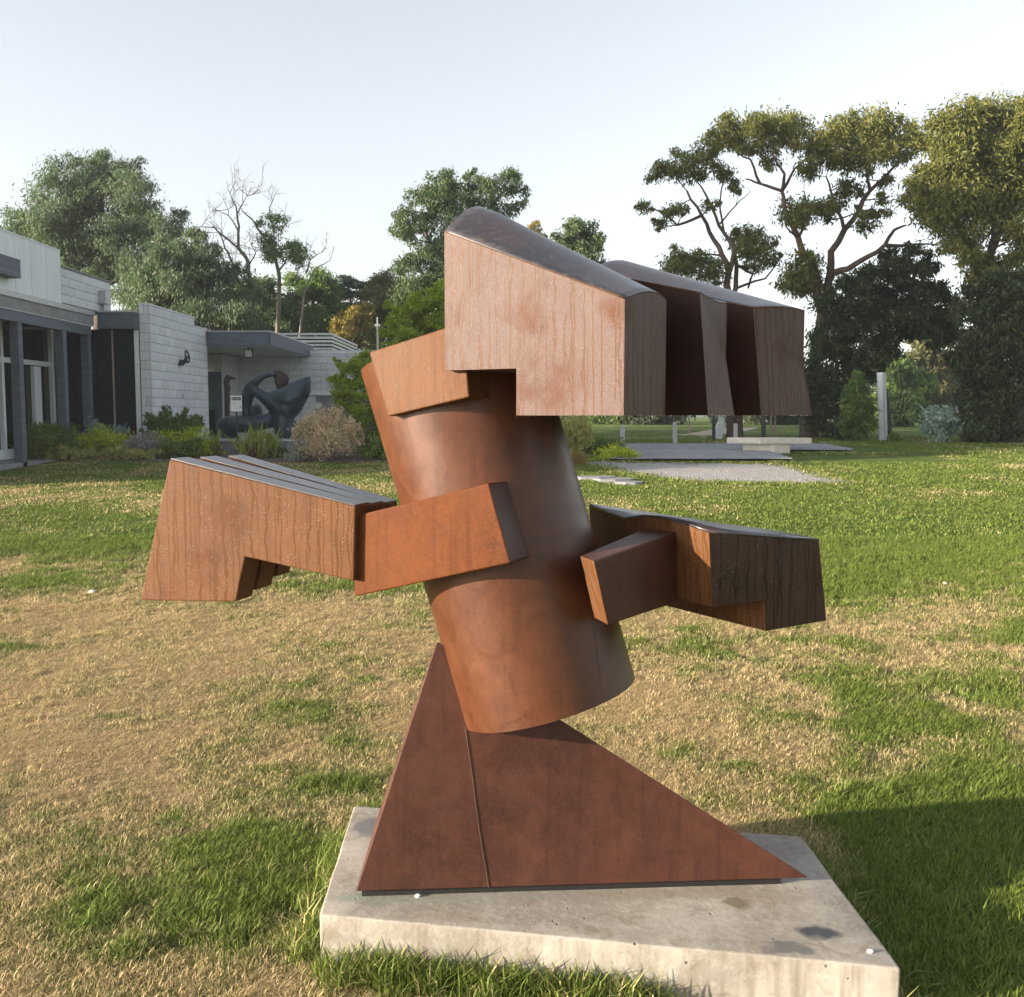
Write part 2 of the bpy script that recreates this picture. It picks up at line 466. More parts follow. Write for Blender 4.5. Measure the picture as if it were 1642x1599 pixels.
# plinth concrete with stains
def plinth_mat():
    m, nt, b = new_mat('plinth_concrete')
    co = objco(nt)
    n1 = noise(nt, co, 3.2, 6, .62, .5); n2 = noise(nt, co, 40, 5, .7); n3 = noise(nt, co, 9, 5, .6, 1.2)
    c = mixc(nt, ramp(nt, n1, .35, .65), (.22, .20, .168), (.345, .32, .28))
    c = mixc(nt, math_(nt, 'MULTIPLY', ramp(nt, n2, .42, .75), .45), c, (.41, .39, .35))
    # brown weather stains
    c = mixc(nt, math_(nt, 'MULTIPLY', ramp(nt, n3, .53, .72), .55), c, (.15, .115, .075))
    # vertical run marks on the sides
    sx = scaled(nt, co, (18, 18, 1.6)); run = noise(nt, sx, 1.0, 4, .65)
    geo = N(nt, 'ShaderNodeNewGeometry'); sn = N(nt, 'ShaderNodeSeparateXYZ'); nt.links.new(geo.outputs['Normal'], sn.inputs[0])
    side = math_(nt, 'SUBTRACT', 1.0, math_(nt, 'ABSOLUTE', sn.outputs[2]), clamp=True)
    c = mixc(nt, math_(nt, 'MULTIPLY', math_(nt, 'MULTIPLY', ramp(nt, run, .45, .68), side), .62), c, (.14, .118, .085))
    # pits
    vor = N(nt, 'ShaderNodeTexVoronoi'); vor.inputs['Scale'].default_value = 19; nt.links.new(co, vor.inputs['Vector'])
    pit = math_(nt, 'SUBTRACT', 1.0, ramp(nt, vor.outputs['Distance'], .05, .11))
    pit = math_(nt, 'MULTIPLY', pit, ramp(nt, noise(nt, co, 6, 2), .50, .56))
    c = mixc(nt, math_(nt, 'MULTIPLY', pit, .9), c, (.05, .045, .04))
    vo2 = N(nt, 'ShaderNodeTexVoronoi'); vo2.inputs['Scale'].default_value = 75; nt.links.new(co, vo2.inputs['Vector'])
    p2_ = math_(nt, 'MULTIPLY', math_(nt, 'SUBTRACT', 1.0, ramp(nt, vo2.outputs['Distance'], .10, .20)), ramp(nt, noise(nt, co, 11, 3), .50, .58))
    c = mixc(nt, math_(nt, 'MULTIPLY', p2_, .7), c, (.10, .09, .075))
    wob = N(nt, 'ShaderNodeVectorMath'); wob.operation = 'ADD'
    ns = N(nt, 'ShaderNodeTexNoise'); ns.inputs['Scale'].default_value = 14; nt.links.new(co, ns.inputs['Vector'])
    sc_ = N(nt, 'ShaderNodeVectorMath'); sc_.operation = 'MULTIPLY_ADD'; nt.links.new(ns.outputs['Color'], sc_.inputs[0])
    sc_.inputs[1].default_value = (.09, .09, 0); sc_.inputs[2].default_value = (-.045, -.045, 0)
    nt.links.new(co, wob.inputs[0]); nt.links.new(sc_.outputs[0], wob.inputs[1])
    wet = None
    for (cx, cy, rx, ry, col, amt) in PUDDLES:
        mp = N(nt, 'ShaderNodeVectorMath'); mp.operation = 'SUBTRACT'; nt.links.new(wob.outputs[0], mp.inputs[0]); mp.inputs[1].default_value = (cx, cy, 0)
        ms = N(nt, 'ShaderNodeVectorMath'); ms.operation = 'MULTIPLY'; nt.links.new(mp.outputs[0], ms.inputs[0]); ms.inputs[1].default_value = (1/rx, 1/ry, 0)
        ln = N(nt, 'ShaderNodeVectorMath'); ln.operation = 'LENGTH'; nt.links.new(ms.outputs[0], ln.inputs[0])
        k = math_(nt, 'MULTIPLY', math_(nt, 'SUBTRACT', 1.0, ramp(nt, ln.outputs['Value'], .55, 1.25)), amt)
        c = mixc(nt, k, c, col)
        wet = k if wet is None else math_(nt, 'MAXIMUM', wet, k)
    nt.links.new(c, b.inputs['Base Color'])
    nt.links.new(math_(nt, 'SUBTRACT', .82, math_(nt, 'MULTIPLY', wet, .35)), b.inputs['Roughness'])
    h = math_(nt, 'SUBTRACT', math_(nt, 'MULTIPLY', n2, .6), math_(nt, 'MULTIPLY', pit, 1.5))
    bump(nt, h, .5, .006, b)
    return m

# ------------------------------------------------------------------ ground
def lawn_mat():
    m, nt, b = new_mat('lawn_soil_and_turf')
    at = N(nt, 'ShaderNodeAttribute', attribute_name='dry').outputs['Fac']
    co = objco(nt)
    n = noise(nt, co, 26, 5, .7); n2 = noise(nt, co, 120, 3, .7); n3 = noise(nt, co, 1.3, 4, .6)
    g = mixc(nt, ramp(nt, n, .3, .7), (.050, .088, .016), (.14, .19, .042))
    d = mixc(nt, ramp(nt, n, .3, .7), (.27, .20, .105), (.50, .385, .21))
    c = mixc(nt, ramp(nt, math_(nt, 'MULTIPLY_ADD', math_(nt, 'SUBTRACT', n2, .5), .9, at), .25, .75), g, d)
    c = mixc(nt, math_(nt, 'MULTIPLY', ramp(nt, n2, .52, .75), .5), c, (.07, .055, .03))
    nt.links.new(c, b.inputs['Base Color']); b.inputs['Roughness'].default_value = .95
    b.inputs['Specular IOR Level'].default_value = .1
    bump(nt, math_(nt, 'ADD', n, n2), .9, .03, b)
    return m

def grid_mesh(name, xs, ys, zf, mat, dz=0, attr=None, kind='structure'):
    X, Y = np.meshgrid(xs, ys); Z = zf(X, Y) + dz
    V = np.stack([X.ravel(), Y.ravel(), Z.ravel()], 1)
    nx, ny = len(xs), len(ys)
    i = np.arange((nx-1)*(ny-1)); r, c = i // (nx-1), i % (nx-1); a = r*nx + c
    F = np.stack([a, a+1, a+nx+1, a+nx], 1)
    at = {k: ('POINT', f(X.ravel(), Y.ravel())) for k, f in (attr or {}).items()}
    o = fast_obj(name, V, F, mat, smooth=True, attr=at)
    o['kind'] = kind
    return o

xs = np.unique(np.concatenate([np.linspace(-4, 4, 161), np.linspace(-14, 14, 141), np.linspace(-60, 60, 49), [-600, -300, -120, 120, 300, 600]]))
ys = np.unique(np.concatenate([np.linspace(-3, 6, 181), np.linspace(6, 26, 161), np.linspace(26, 90, 33), [-60, -20, -8, 150, 300, 600, 900]]))
lawn = grid_mesh('lawn', xs, ys, gz, lawn_mat(), attr={'dry': dryness})

def sheet(name, pix, mat, dz, kind='structure', step=.5, edge=0.0):
    """a patch of ground outlined by pixels, lying dz over the terrain"""
    pts = [GT(*p) for p in pix]
    bm = bmesh.new()
    vs = [bm.verts.new((p.x, p.y, 0)) for p in pts]
    f = bm.faces.new(vs)
    bmesh.ops.triangulate(bm, faces=[f])
    for _ in range(5):
        e = [e for e in bm.edges if e.calc_length() > step]
        if not e: break
        bmesh.ops.subdivide_edges(bm, edges=e, cuts=1)
        bmesh.ops.triangulate(bm, faces=bm.faces)
    for v in bm.verts:
        if edge and v.is_boundary:
            v.co.x += random.uniform(-edge, edge); v.co.y += random.uniform(-edge, edge)
        v.co.z = float(gz(v.co.x, v.co.y)) + dz
    bmesh.ops.recalc_face_normals(bm, faces=bm.faces)
    me = bpy.data.meshes.new(name); bm.to_mesh(me); bm.free()
    if me.polygons and me.polygons[0].normal.z < 0: me.flip_normals()
    me.materials.append(mat)
    o = bpy.data.objects.new(name, me); link(o)
    o['kind'] = kind
    return o

def gravel_mat():
    m, nt, b = new_mat('grey_gravel')
    co = objco(nt)
    v = N(nt, 'ShaderNodeTexVoronoi'); v.inputs['Scale'].default_value = 34; nt.links.new(co, v.inputs['Vector'])
    s = N(nt, 'ShaderNodeSeparateColor'); nt.links.new(v.outputs['Color'], s.inputs[0])
    n = noise(nt, co, 1.5, 4)
    c = mixc(nt, s.outputs[0], (.20, .198, .20), (.44, .435, .43))
    c = mixc(nt, math_(nt, 'MULTIPLY', ramp(nt, n, .4, .7), .4), c, (.24, .22, .20))
    nt.links.new(c, b.inputs['Base Color']); b.inputs['Roughness'].default_value = .9
    bump(nt, v.outputs['Distance'], 1.0, .03, b)
    return m
M['gravel'] = gravel_mat()
GRAVEL_PIX = [(925, 738), (1000, 741), (1100, 742), (1180, 742.5), (1236, 743), (1275, 750), (1320, 762), (1372, 776), (1300, 776), (1200, 774.5), (1120, 772), (1040, 765), (985, 756), (950, 746)]
gravel = sheet('gravel', GRAVEL_PIX, M['gravel'], .012, step=.4, edge=.05)
path_a = sheet('path', [(905, 700), (1040, 701), (1100, 696), (1150, 688), (1215, 685.5), (1212, 688.5), (1160, 697), (1120, 704), (1040, 705), (905, 705)], M['sand'], .012, step=2, edge=.1)
path_b = sheet('path', [(880, 712), (1000, 713), (1130, 714), (1185, 718), (1150, 722), (1000, 721), (880, 722)], M['sand'], .016, step=1.5, edge=.1)
bed = sheet('garden_bed', [(-60, 736), (80, 738), (240, 740.5), (300, 742), (420, 742), (600, 741), (700, 739), (760, 730), (760, 716), (600, 712), (330, 712), (200, 714), (-60, 724)], M['mulch'], .012, step=.6, edge=.06)
paving = sheet('pavement', [(330, 712), (600, 711), (690, 709), (690, 702), (330, 702)], M['paver'], .02, step=1)

# deck: boards laid side by side on the terrain
dk0 = GT(985, 741)
deck = grid_mesh('deck', np.linspace(1.9, 5.4, 12), np.linspace(dk0.y + .1, 23.6, 20), lambda x, y: np.interp(y, _gy, _gzv) + .03, M['black'])
bd = None
nb = 26
bw = (23.6 - dk0.y - .1) / nb
for i in range(nb):
    if bd is None:
        bd = MB().box(-3.2, 3.2, -bw/2 + .006, bw/2 - .006, -.012, .012).build('plank', M['deck'], deck, world=False)
        o = bd
    else:
        o = bd.copy(); link(o); o.parent = deck
    yy = dk0.y + .1 + bw * (i + .5)
    k_ = .86 if yy > 21.6 else .55          # the near boards stop where the lawn bank begins
    o.scale.x = k_
    o.location = (1.9 + 3.2 * k_ + random.uniform(-.02, .02), yy, float(np.interp(yy, _gy, _gzv)) + .065 + random.uniform(-.003, .003))

# ------------------------------------------------------------------ plinth and sculpture
PZ = .155
pl_c = [G(512, 1467, PZ), G(1445, 1553, PZ), G(1285, 1341, PZ), G(567, 1292, PZ)]
def PT(px, py): return G(px, py, PZ)
PUDDLES = []
for (px, py, rx, ry, col, amt) in [(1312, 1497, .060, .040, (.035, .037, .042), .97), (1268, 1521, .075, .022, (.09, .09, .085), .75), (1180, 1448, .05, .022, (.12, .10, .06), .7),
                                   (590, 1325, .05, .09, (.10, .10, .11), .75), (610, 1440, .16, .05, (.20, .23, .19), .6), (800, 1440, .40, .035, (.23, .23, .20), .55),
                                   (1100, 1432, .35, .040, (.22, .185, .14), .5), (720, 1470, .12, .03, (.26, .20, .15), .4), (1240, 1440, .14, .03, (.24, .20, .15), .45)]:
    p = PT(px, py); PUDDLES.append((p.x, p.y, rx, ry, col, amt))
M['concrete'] = plinth_mat()
bm = bmesh.new()
vs = [bm.verts.new((p.x, p.y, PZ)) for p in pl_c] + [bm.verts.new((p.x, p.y, -.10)) for p in pl_c]
for f in [(0,1,2,3), (7,6,5,4), (0,4,5,1), (1,5,6,2), (2,6,7,3), (3,7,4,0)]: bm.faces.new([vs[i] for i in f])
bmesh.ops.recalc_face_normals(bm, faces=bm.faces)
bmesh.ops.bevel(bm, geom=[e for e in bm.edges], offset=.009, segments=3, affect='EDGES', profile=.6)
bmesh.ops.triangulate(bm, faces=[f for f in bm.faces if len(f.verts) > 4])
for _ in range(4):
    e = [e for e in bm.edges if e.calc_length() > .09]
    if e: bmesh.ops.subdivide_edges(bm, edges=e, cuts=1); bmesh.ops.triangulate(bm, faces=bm.faces)
for v in bm.verts:
    v.co.z += (float(fbm(v.co.x * 5, v.co.y * 5, 3)) - .5) * .006
    v.co.x += (float(fbm(v.co.z * 9 + 4, v.co.y * 6, 3)) - .5) * .006
    v.co.y += (float(fbm(v.co.x * 6, v.co.z * 9, 3)) - .5) * .006
me = bpy.data.meshes.new('concrete_plinth'); bm.to_mesh(me); bm.free()
for p in me.polygons: p.use_smooth = True
me.materials.append(M['concrete'])
plinth = link(bpy.data.objects.new('concrete_plinth', me))
tag(plinth, 'weathered pale concrete slab under the rusty steel sculpture', 'plinth')

base_mid = Vector((.2, 3.05, PZ))
sc = thing('steel_sculpture', base_mid, 'large abstract rusted steel sculpture with leaning column, dewy plates and triangular foot', 'sculpture')

# triangular foot (a thin hollow pyramid)
zf0 = PZ + .022
FL = G(570, 1430, zf0); FR = G(1300, 1408, zf0)
AP = P(700, 1027, (FL.y * .6 + FR.y * .4) + .02)
BK = Vector((-.478, FL.y + .50, zf0))
fin = obj('foot', [FL, FR, AP, BK], [(0, 1, 2), (1, 3, 2), (3, 0, 2), (0, 3, 1)], M['steel_fin'], sc, uv=True, bevel=.004)
c0 = FL.lerp(FR, .06) + Vector((0, .012, 0)); c1 = FL.lerp(FR, .935) + Vector((0, .012, 0)); c2 = BK.lerp(FR, .12)
lo = Vector((0, 0, -.0215))
bs = [FL.lerp(FR, .012) + Vector((.0, .014, 0)), c1, BK + Vector((.02, -.05, 0))]
dn = Vector((0, 0, -.002))
MB().prism([p + dn for p in bs], [p + lo for p in bs]).build('base_plate', M['black'], sc)
# seam and run stain down the foot
nF = (FR - FL).cross(AP - FL).normalized()
if nF.y > 0: nF = -nF
def on_fin(px, py):
    r = ray(px, py); o = Vector((0, 0, EYE)); return o + r * ((FL - o).dot(nF) / r.dot(nF)) + nF * .0015
def ribbon(name, pix, w0, w1, mat, parent):
    pts = [on_fin(*p) for p in pix]; v = []; f = []
    for i, p in enumerate(pts):
        w = w0 + (w1 - w0) * i / (len(pts) - 1)
        d = Vector((1, 0, 0)) * w * .5
        v += [p - d, p + nF * .0012, p + d]
        if i: a = 3 * i - 3; f += [(a, a+1, a+4, a+3), (a+1, a+2, a+5, a+4)]
    return obj(name, v, f, mat, parent)
ribbon('run_stain', [(746, 1163), (751, 1200), (757, 1240), (763, 1290), (771, 1345), (779, 1392), (784, 1423)], .0035, .0045, M['stain'], fin)

# leaning column (open tube)
CB = P(882, 1122, 3.0); CT = P(720, 568, 3.06)
ax = (CT - CB).normalized()
CT = CB + ax * ((CT - CB).length + .02)
rad = .270
a0 = ax.cross(Vector((0, 1, 0))).normalized(); b0 = ax.cross(a0).normalized()
seg = 96; ns = 14; v = []; f = []
for i in range(ns + 1):
    c = CB.lerp(CT, i / ns)
    for k in range(seg):
        t = 2 * math.pi * k / seg
        rr = rad + .0016 * (float(vnoise(k * .23 + 3, i * .7)) - .5) * 2
        v.append(c + (a0 * math.cos(t) + b0 * math.sin(t)) * rr)
for i in range(ns):
    for k in range(seg):
        f.append((i*seg+k, i*seg+(k+1) % seg, (i+1)*seg+(k+1) % seg, (i+1)*seg+k))
nb_ = len(v)
for (i, c) in ((0, CB), (ns, CT)):
    for k in range(seg):
        t = 2 * math.pi * k / seg
        v.append(c + (a0 * math.cos(t) + b0 * math.sin(t)) * (rad - .010))
for k in range(seg):
    k2 = (k + 1) % seg
    f.append((k, nb_ + k, nb_ + k2, k2)); f.append((ns*seg + k, ns*seg + k2, nb_ + seg + k2, nb_ + seg + k))
    f.append((nb_ + k, nb_ + seg + k, nb_ + seg + k2, nb_ + k2))
col = obj('column', v, f, M['steel_cyl'], sc, smooth=True, uv=False)
em = col.modifiers.new('split', 'EDGE_SPLIT'); em.split_angle = R(40)
def on_col(px, py, lift=.0015):
    r = ray(px, py).normalized(); o = Vector((0, 0, EYE)); w = o - CB
    rp = r - ax * r.dot(ax); wp = w - ax * w.dot(ax)
    A = rp.dot(rp); B = 2 * rp.dot(wp); Cc = wp.dot(wp) - (rad + lift) ** 2
    D = B * B - 4 * A * Cc
    t = (-B - math.sqrt(max(D, 0))) / (2 * A)
    return o + r * t
# weld bead where the column meets the foot, and the column's own seam
MB().tube([on_col(x, y, .001) for x, y in [(702, 1036), (712, 1062), (722, 1092), (731, 1122), (740, 1150), (746, 1161)]], [.0045] * 6, 6).build('weld_bead', M['weld'], col)
MB().tube([on_col(x, y, -.001) for x, y in [(952, 1006), (956, 1040), (961, 1075), (965, 1110), (966, 1124)]], [.0022] * 5, 5).build('weld_bead', M['stain'], col)

def wedge(name, A, B, C_, D, back, mat, parent=sc, bev=.004):
    """a plate box: front corners and a vector to its back face"""
    return MB().prism([A, B, C_, D], [q + back for q in (A, B, C_, D)]).build(name, mat, parent, uv=True, bevel=bev)

# front arm block
fa_l = P(568, 890, 2.875); fa_r = P(800, 840, 2.665)
fA, fB, fC, fD = [PV(px, py, fa_l, fa_r) for px, py in [(566, 828), (783, 775), (818, 903), (568, 957)]]
dirb = Vector((fa_r.x - fa_l.x, fa_r.y - fa_l.y, 0)).normalized(); nb2 = Vector((-dirb.y, dirb.x, 0))
fab = wedge('arm_block', fA, fB, fC, fD, nb2 * .22, M['steel'])
fab.data.materials.append(M['steel_fin'])
fab.data.polygons[3].material_index = 1  # darker steel painted on this end stands in for the shadow beside it

# left hand: three upright plates side by side
hl = P(250, 850, 3.03); hr = P(570, 870, 2.845)
hd = Vector((hr.x - hl.x, hr.y - hl.y, 0)).normalized(); hn = Vector((-hd.y, hd.x, 0))
prof = [(272, 737), (570, 812), (567, 932), (393, 893), (378, 965), (225, 963)]
hp = [PV(px, py, hl, hr) for px, py in prof]
hand = MB().prism(hp, [q + hn * .094 for q in hp]).build('hand_plate', M['steel_dew2'], sc, uv=True, bevel=.004)
for (o0, o1, sh) in ((.113, .204, .028), (.223, .31, .060)):
    q = [p.copy() for p in hp]
    q[0] += hd * sh; q[5] += hd * sh * 1.2; q[4] = q[4].lerp(q[3], .12 if o0 < .2 else .30); q[5].z = q[4].z
    q[1].z -= (.005 if o0 < .2 else .011)
    MB().prism([p + hn * o0 for p in q], [p + hn * o1 for p in q]).build('hand_plate', M['steel_dew2'], sc, uv=True, bevel=.004)
# filler bars that close the slots near the wrist
wl = [hp[0].lerp(hp[1], .80), hp[1], hp[2], hp[3].lerp(hp[2], .45)]
ins = [wl[0] + Vector((0, 0, -.006)), wl[1] + Vector((0, 0, -.006)) - hd * .004, wl[2] + Vector((0, 0, .006)) - hd * .004, wl[3] + Vector((0, 0, .006))]
for (o0, o1) in ((.0945, .1125), (.2045, .2225)):
    MB().prism([p + hn * o0 for p in ins], [p + hn * o1 for p in ins]).build('filler_bar', M['steel_top'], sc)
lf = [hp[0].lerp(hp[1], .105 + 0), hp[0].lerp(hp[1], .25), hp[5].lerp(hp[4], .80).lerp(hp[0].lerp(hp[1], .25), .35), hp[5].lerp(hp[0], .40) + hd * .045]
lf = [lf[0] + Vector((0, 0, -.007)), lf[1] + Vector((0, 0, -.007)), lf[2], lf[3]]
for (o0, o1) in ((.0945, .1125), (.2045, .2225)):
    MB().prism([p + hd * (.02 if o0 > .15 else 0) + hn * o0 for p in lf], [p + hd * (.02 if o0 > .15 else 0) + hn * o1 for p in lf]).build('filler_bar', M['steel_top'], sc)
# thin weathered lids on top of the plates, paler where the dew lies
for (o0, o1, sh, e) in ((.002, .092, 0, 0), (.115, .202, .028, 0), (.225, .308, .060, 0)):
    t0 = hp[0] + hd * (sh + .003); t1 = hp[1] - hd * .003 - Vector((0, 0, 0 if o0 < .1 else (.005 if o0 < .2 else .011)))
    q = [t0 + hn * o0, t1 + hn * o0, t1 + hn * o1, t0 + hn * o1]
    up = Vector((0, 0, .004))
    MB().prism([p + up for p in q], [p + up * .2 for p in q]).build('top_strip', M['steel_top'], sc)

# shoulder block
sl = P(600, 610, 2.845); sr = P(752, 590, 2.695)
sA, sB, sC, sD = [PV(px, py, sl, sr) for px, py in [(592, 565), (742, 517), (752, 637), (622, 668)]]
sdv = Vector((sr.x - sl.x, sr.y - sl.y, 0)).normalized(); snv = Vector((-sdv.y, sdv.x, 0))
wedge('shoulder_block', sA, sB, sC, sD, snv * .22, M['steel_dew2'])

# head: three deep slabs under rolled roofs
ZB = 1.598
def slab(name, Re, L, yaw, w, evec, zf, h, zb, mats, notch=None, inner=False, bot_shift=0.0, nst=24, narc=10, taper=0.0):
    """Re: nearest right corner (x, y). Length L runs left and back. zf(s): height of the front top edge, h(s): rise of the roof.
    zb(s): underside. s = 0 at the left end, 1 at the right end."""
    d = Vector((math.cos(yaw), -math.sin(yaw), 0)); e = Vector((evec[0], evec[1], 0)).normalized()
    Le = Vector((Re[0], Re[1], 0)) - d * L
    st = sorted(set([i / nst for i in range(nst + 1)] + ([notch - 1e-4, notch + 1e-4] if notch else [])))
    v = []; n = narc + 4
    for s in st:
        c = Le + d * (L * s)
        ws = w * (1 - taper * (1 - s))
        zt = zf(s); bz = zb(s)
        sh = d * (bot_shift if s > .9 else 0)
        v.append(c + sh + Vector((0, 0, bz))); v.append(c + Vector((0, 0, zt)))
        for k in range(1, narc + 1):
            o = k / narc
            v.append(c + e * (ws * o) + Vector((0, 0, zt + h(s) * math.sin(min(1.0, o / .72) * math.pi / 2) * (1 - .35 * max(0, (o - .72) / .28) ** 2))))
        v.append(c + e * ws + Vector((0, 0, bz * .5 + zt * .5))); v.append(c + e * ws + sh + Vector((0, 0, bz)))
    f = []; mi = []
    for i in range(len(st) - 1):
        for k in range(n):
            k2 = (k + 1) % n
            f.append((i*n+k, (i+1)*n+k, (i+1)*n+k2, i*n+k2)); mi.append(1 if 1 <= k <= narc else 0)
    f.append(tuple(range(n))); mi.append(0)
    f.append(tuple((len(st)-1)*n+k for k in range(n-1, -1, -1))); mi.append(0)
    side_f = [q for q, m_ in zip(f, mi) if m_ == 0]; roof_f = [q for q, m_ in zip(f, mi) if m_ == 1]
    def sub(fs):
        ids = sorted({i for q in fs for i in q}); mp = {a: b for b, a in enumerate(ids)}
        return [v[i] for i in ids], [tuple(mp[i] for i in q) for q in fs]
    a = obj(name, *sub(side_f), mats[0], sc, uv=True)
    a.data.materials.append(M['steel_gap_shade'])
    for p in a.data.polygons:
        # the long faces inside the gaps lack dew and have their shade painted in dark; only the outer front face and the ends carry dew
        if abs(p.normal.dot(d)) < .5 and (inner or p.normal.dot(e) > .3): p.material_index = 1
    rv, rf = sub(roof_f)
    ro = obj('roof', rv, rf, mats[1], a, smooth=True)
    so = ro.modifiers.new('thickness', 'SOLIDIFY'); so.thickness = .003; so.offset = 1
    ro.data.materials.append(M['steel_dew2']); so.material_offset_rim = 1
    if ro.data.polygons[0].normal.z < 0: ro.data.flip_normals()
    return a

yaw1 = R(32)
r1 = Vector((.270, 2.42, 0))
l1 = P(713, 480, 2.70)
h_l = P(713, 372, 2.70).z; h_r = P(998, 480, 2.42).z
zn = P(776, 592, 2.62).z
Ls1 = (Vector((l1.x, l1.y, 0)) - r1).length
yaw1 = math.atan2(l1.y - r1.y, r1.x - l1.x)
s_n = 1 - (Vector((P(829.5, 630, 2.585).x, P(829.5, 630, 2.585).y, 0)) - r1).length / Ls1
slab('head_slab', r1, Ls1, yaw1, .25, (.53, .85), lambda s: h_l + (h_r - h_l) * s,
     lambda s: .093 - .060 * max(0, (s - .12) / .88) ** .9, lambda s: zn if s < s_n else ZB,
     (M['steel_dew'], M['steel_top']), notch=s_n)
def zroof(z1, k1, k2):
    return lambda s: z1 + k1 * (1 - s) + k2 * (1 - s) ** 2
z2 = P(1118, 470, 2.72).z; z3 = P(1203, 495, 3.0).z
slab('head_slab', (.505, 2.72), .52, R(30), .21, (.53, .85), zroof(z2, .125, .0), lambda s: -.012 + .030 * (1 - s), lambda s: ZB, (M['steel_dew'], M['steel_top']), bot_shift=.028, inner=True)
slab('head_slab', (.716, 3.0), .56, R(30), .245, (.80, .60), zroof(z3, .140, .0), lambda s: .012 + .045 * (1 - s), lambda s: ZB, (M['steel_dew'], M['steel_top']), bot_shift=.03, inner=True)
# web that joins the two rear slabs behind the slot
wq = []
d30 = Vector((-math.cos(R(30)), math.sin(R(30)), 0))
p2 = Vector((.505, 2.72, 0)) + Vector((.53, .85, 0)) * .205; p3 = Vector((.716, 3.0, 0))
web = []
for t in (.16, .37):
    a = p2 + d30 * t; b_ = p3 + d30 * t * 1.15
    za = z2 + .09 * t / .38 - .016; zb_ = z3 + .17 * t / .56
    web.append([a + Vector((0, 0, ZB + .02)), a + Vector((0, 0, za)), b_ + Vector((0, 0, zb_)), b_ + Vector((0, 0, ZB + .02))])
MB().prism(web[0], web[1]).build('head_web', M['steel_gap_shade'], sc)
p1 = Vector((.270, 2.42, 0)) + Vector((.53, .85, 0)) * .245
web = []
for t in (.24, .37):
    a = p1 + d30 * t; b_ = Vector((.505, 2.72, 0)) + d30 * t
    web.append([a + Vector((0, 0, ZB + .02)), a + Vector((0, 0, 1.90)), b_ + Vector((0, 0, 1.90)), b_ + Vector((0, 0, ZB + .02))])
MB().prism(web[0], web[1]).build('head_web', M['steel_gap_shade'], sc)

# right arm block
ra0, rb0 = P(952, 900, 2.62), P(1092, 850, 2.95)
ra = [ra0, PV(975, 1003, ra0, rb0)]
oo = P(930, 905, 2.72) - ra0; oo.z = 0
ra += [ra[1] + oo, ra[0] + oo]
rb = [rb0, PV(1098, 962, ra0, rb0)]
off_ = Vector((ra[3].x - ra[0].x, ra[3].y - ra[0].y, 0))
rab = MB().prism(ra, [rb[0], rb[1], rb[1] + off_ * 1.7, rb[0] + off_ * 1.7]).build('arm_block', M['steel_fin'], sc, uv=True, bevel=.004)
rab.data.materials.append(M['steel_dew2'])        # dew has settled on the outer end
rab.data.polygons[0].material_index = 1

# right hand: profile on the right face pushed back to the left, with a waved top
K = P(1137, 855, 2.80); K2 = P(1313, 868, 3.0)
hk = [(1137, 855), (1195, 859.5), (1255, 864), (1313, 868), (1325, 995), (1228, 1012), (1226, 963), (1142, 973)]
fr = [PV(px, py, K, K2) for px, py in hk]
ed = Vector((-.30, .50, 0)).normalized()
wave_pix = [(1137, 855), (1112, 846), (1085, 838), (1058, 831), (1030, 829), (1000, 833), (970, 821), (945, 811)]
ee = K + ed
rows = []
for (px, py) in wave_pix:
    w_ = PV(px, py, K, ee)
    t = (Vector((w_.x - K.x, w_.y - K.y, 0))).length
    row = []
    for j, q in enumerate(fr):
        p = q + ed * t
        if j < 4: p.z = q.z + (w_.z - K.z) * (1 - j / 3.0 * .65)
        row.append(p)
    rows.append(row)
n = len(fr)
v = [p for r_ in rows for p in r_]
side_f, roof_f = [], []
for i in range(len(rows) - 1):
    for j in range(n):
        q = (i*n+j, (i+1)*n+j, (i+1)*n+(j+1) % n, i*n+(j+1) % n)
        (roof_f if j < 3 else side_f).append(q)
side_f.append(tuple(range(n))); side_f.append(tuple((len(rows)-1)*n+k for k in range(n-1, -1, -1)))
rh = obj('hand_box', v, side_f, M['steel_dew2'], sc, uv=True)
rh.data.materials.append(M['steel_wet_shade'])          # the broad end is wet with a trace of dew, its shade painted in darker
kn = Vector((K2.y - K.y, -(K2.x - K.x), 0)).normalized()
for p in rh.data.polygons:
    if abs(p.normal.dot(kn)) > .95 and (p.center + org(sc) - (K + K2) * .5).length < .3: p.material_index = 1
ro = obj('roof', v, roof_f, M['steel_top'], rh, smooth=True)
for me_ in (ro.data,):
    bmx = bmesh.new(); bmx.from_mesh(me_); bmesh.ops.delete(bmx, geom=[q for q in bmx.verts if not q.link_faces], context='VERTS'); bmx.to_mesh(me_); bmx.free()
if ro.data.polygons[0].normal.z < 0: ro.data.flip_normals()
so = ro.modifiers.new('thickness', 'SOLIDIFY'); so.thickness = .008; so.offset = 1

# beads of dew hanging along the lower edges of the head
def beads(parent, a, b_, n, r):
    bmx = bmesh.new()
    for k in range(n):
        p = a.lerp(b_, random.random()) - org(parent)
        q = r * random.uniform(.6, 1.25)
        bmesh.ops.create_icosphere(bmx, subdivisions=1, radius=q, matrix=Matrix.Translation(p + Vector((0, 0, -q * .5))))
    me_ = bpy.data.meshes.new('dew_drops'); bmx.to_mesh(me_); bmx.free()
    for p in me_.polygons: p.use_smooth = True
    me_.materials.append(M['water']); o = link(bpy.data.objects.new('dew_drops', me_)); attach(o, parent); o['kind'] = 'stuff'
mw, nt, b = new_mat('clear_water'); b.inputs['Transmission Weight'].default_value = 1.0; b.inputs['Roughness'].default_value = .03; b.inputs['IOR'].default_value = 1.33
M['water'] = mw
zb3 = Vector((0, 0, ZB))
e1 = Vector((.53, .85, 0)).normalized(); e3 = Vector((.80, .60, 0)); d0 = Vector((math.cos(R(30)), -math.sin(R(30)), 0))
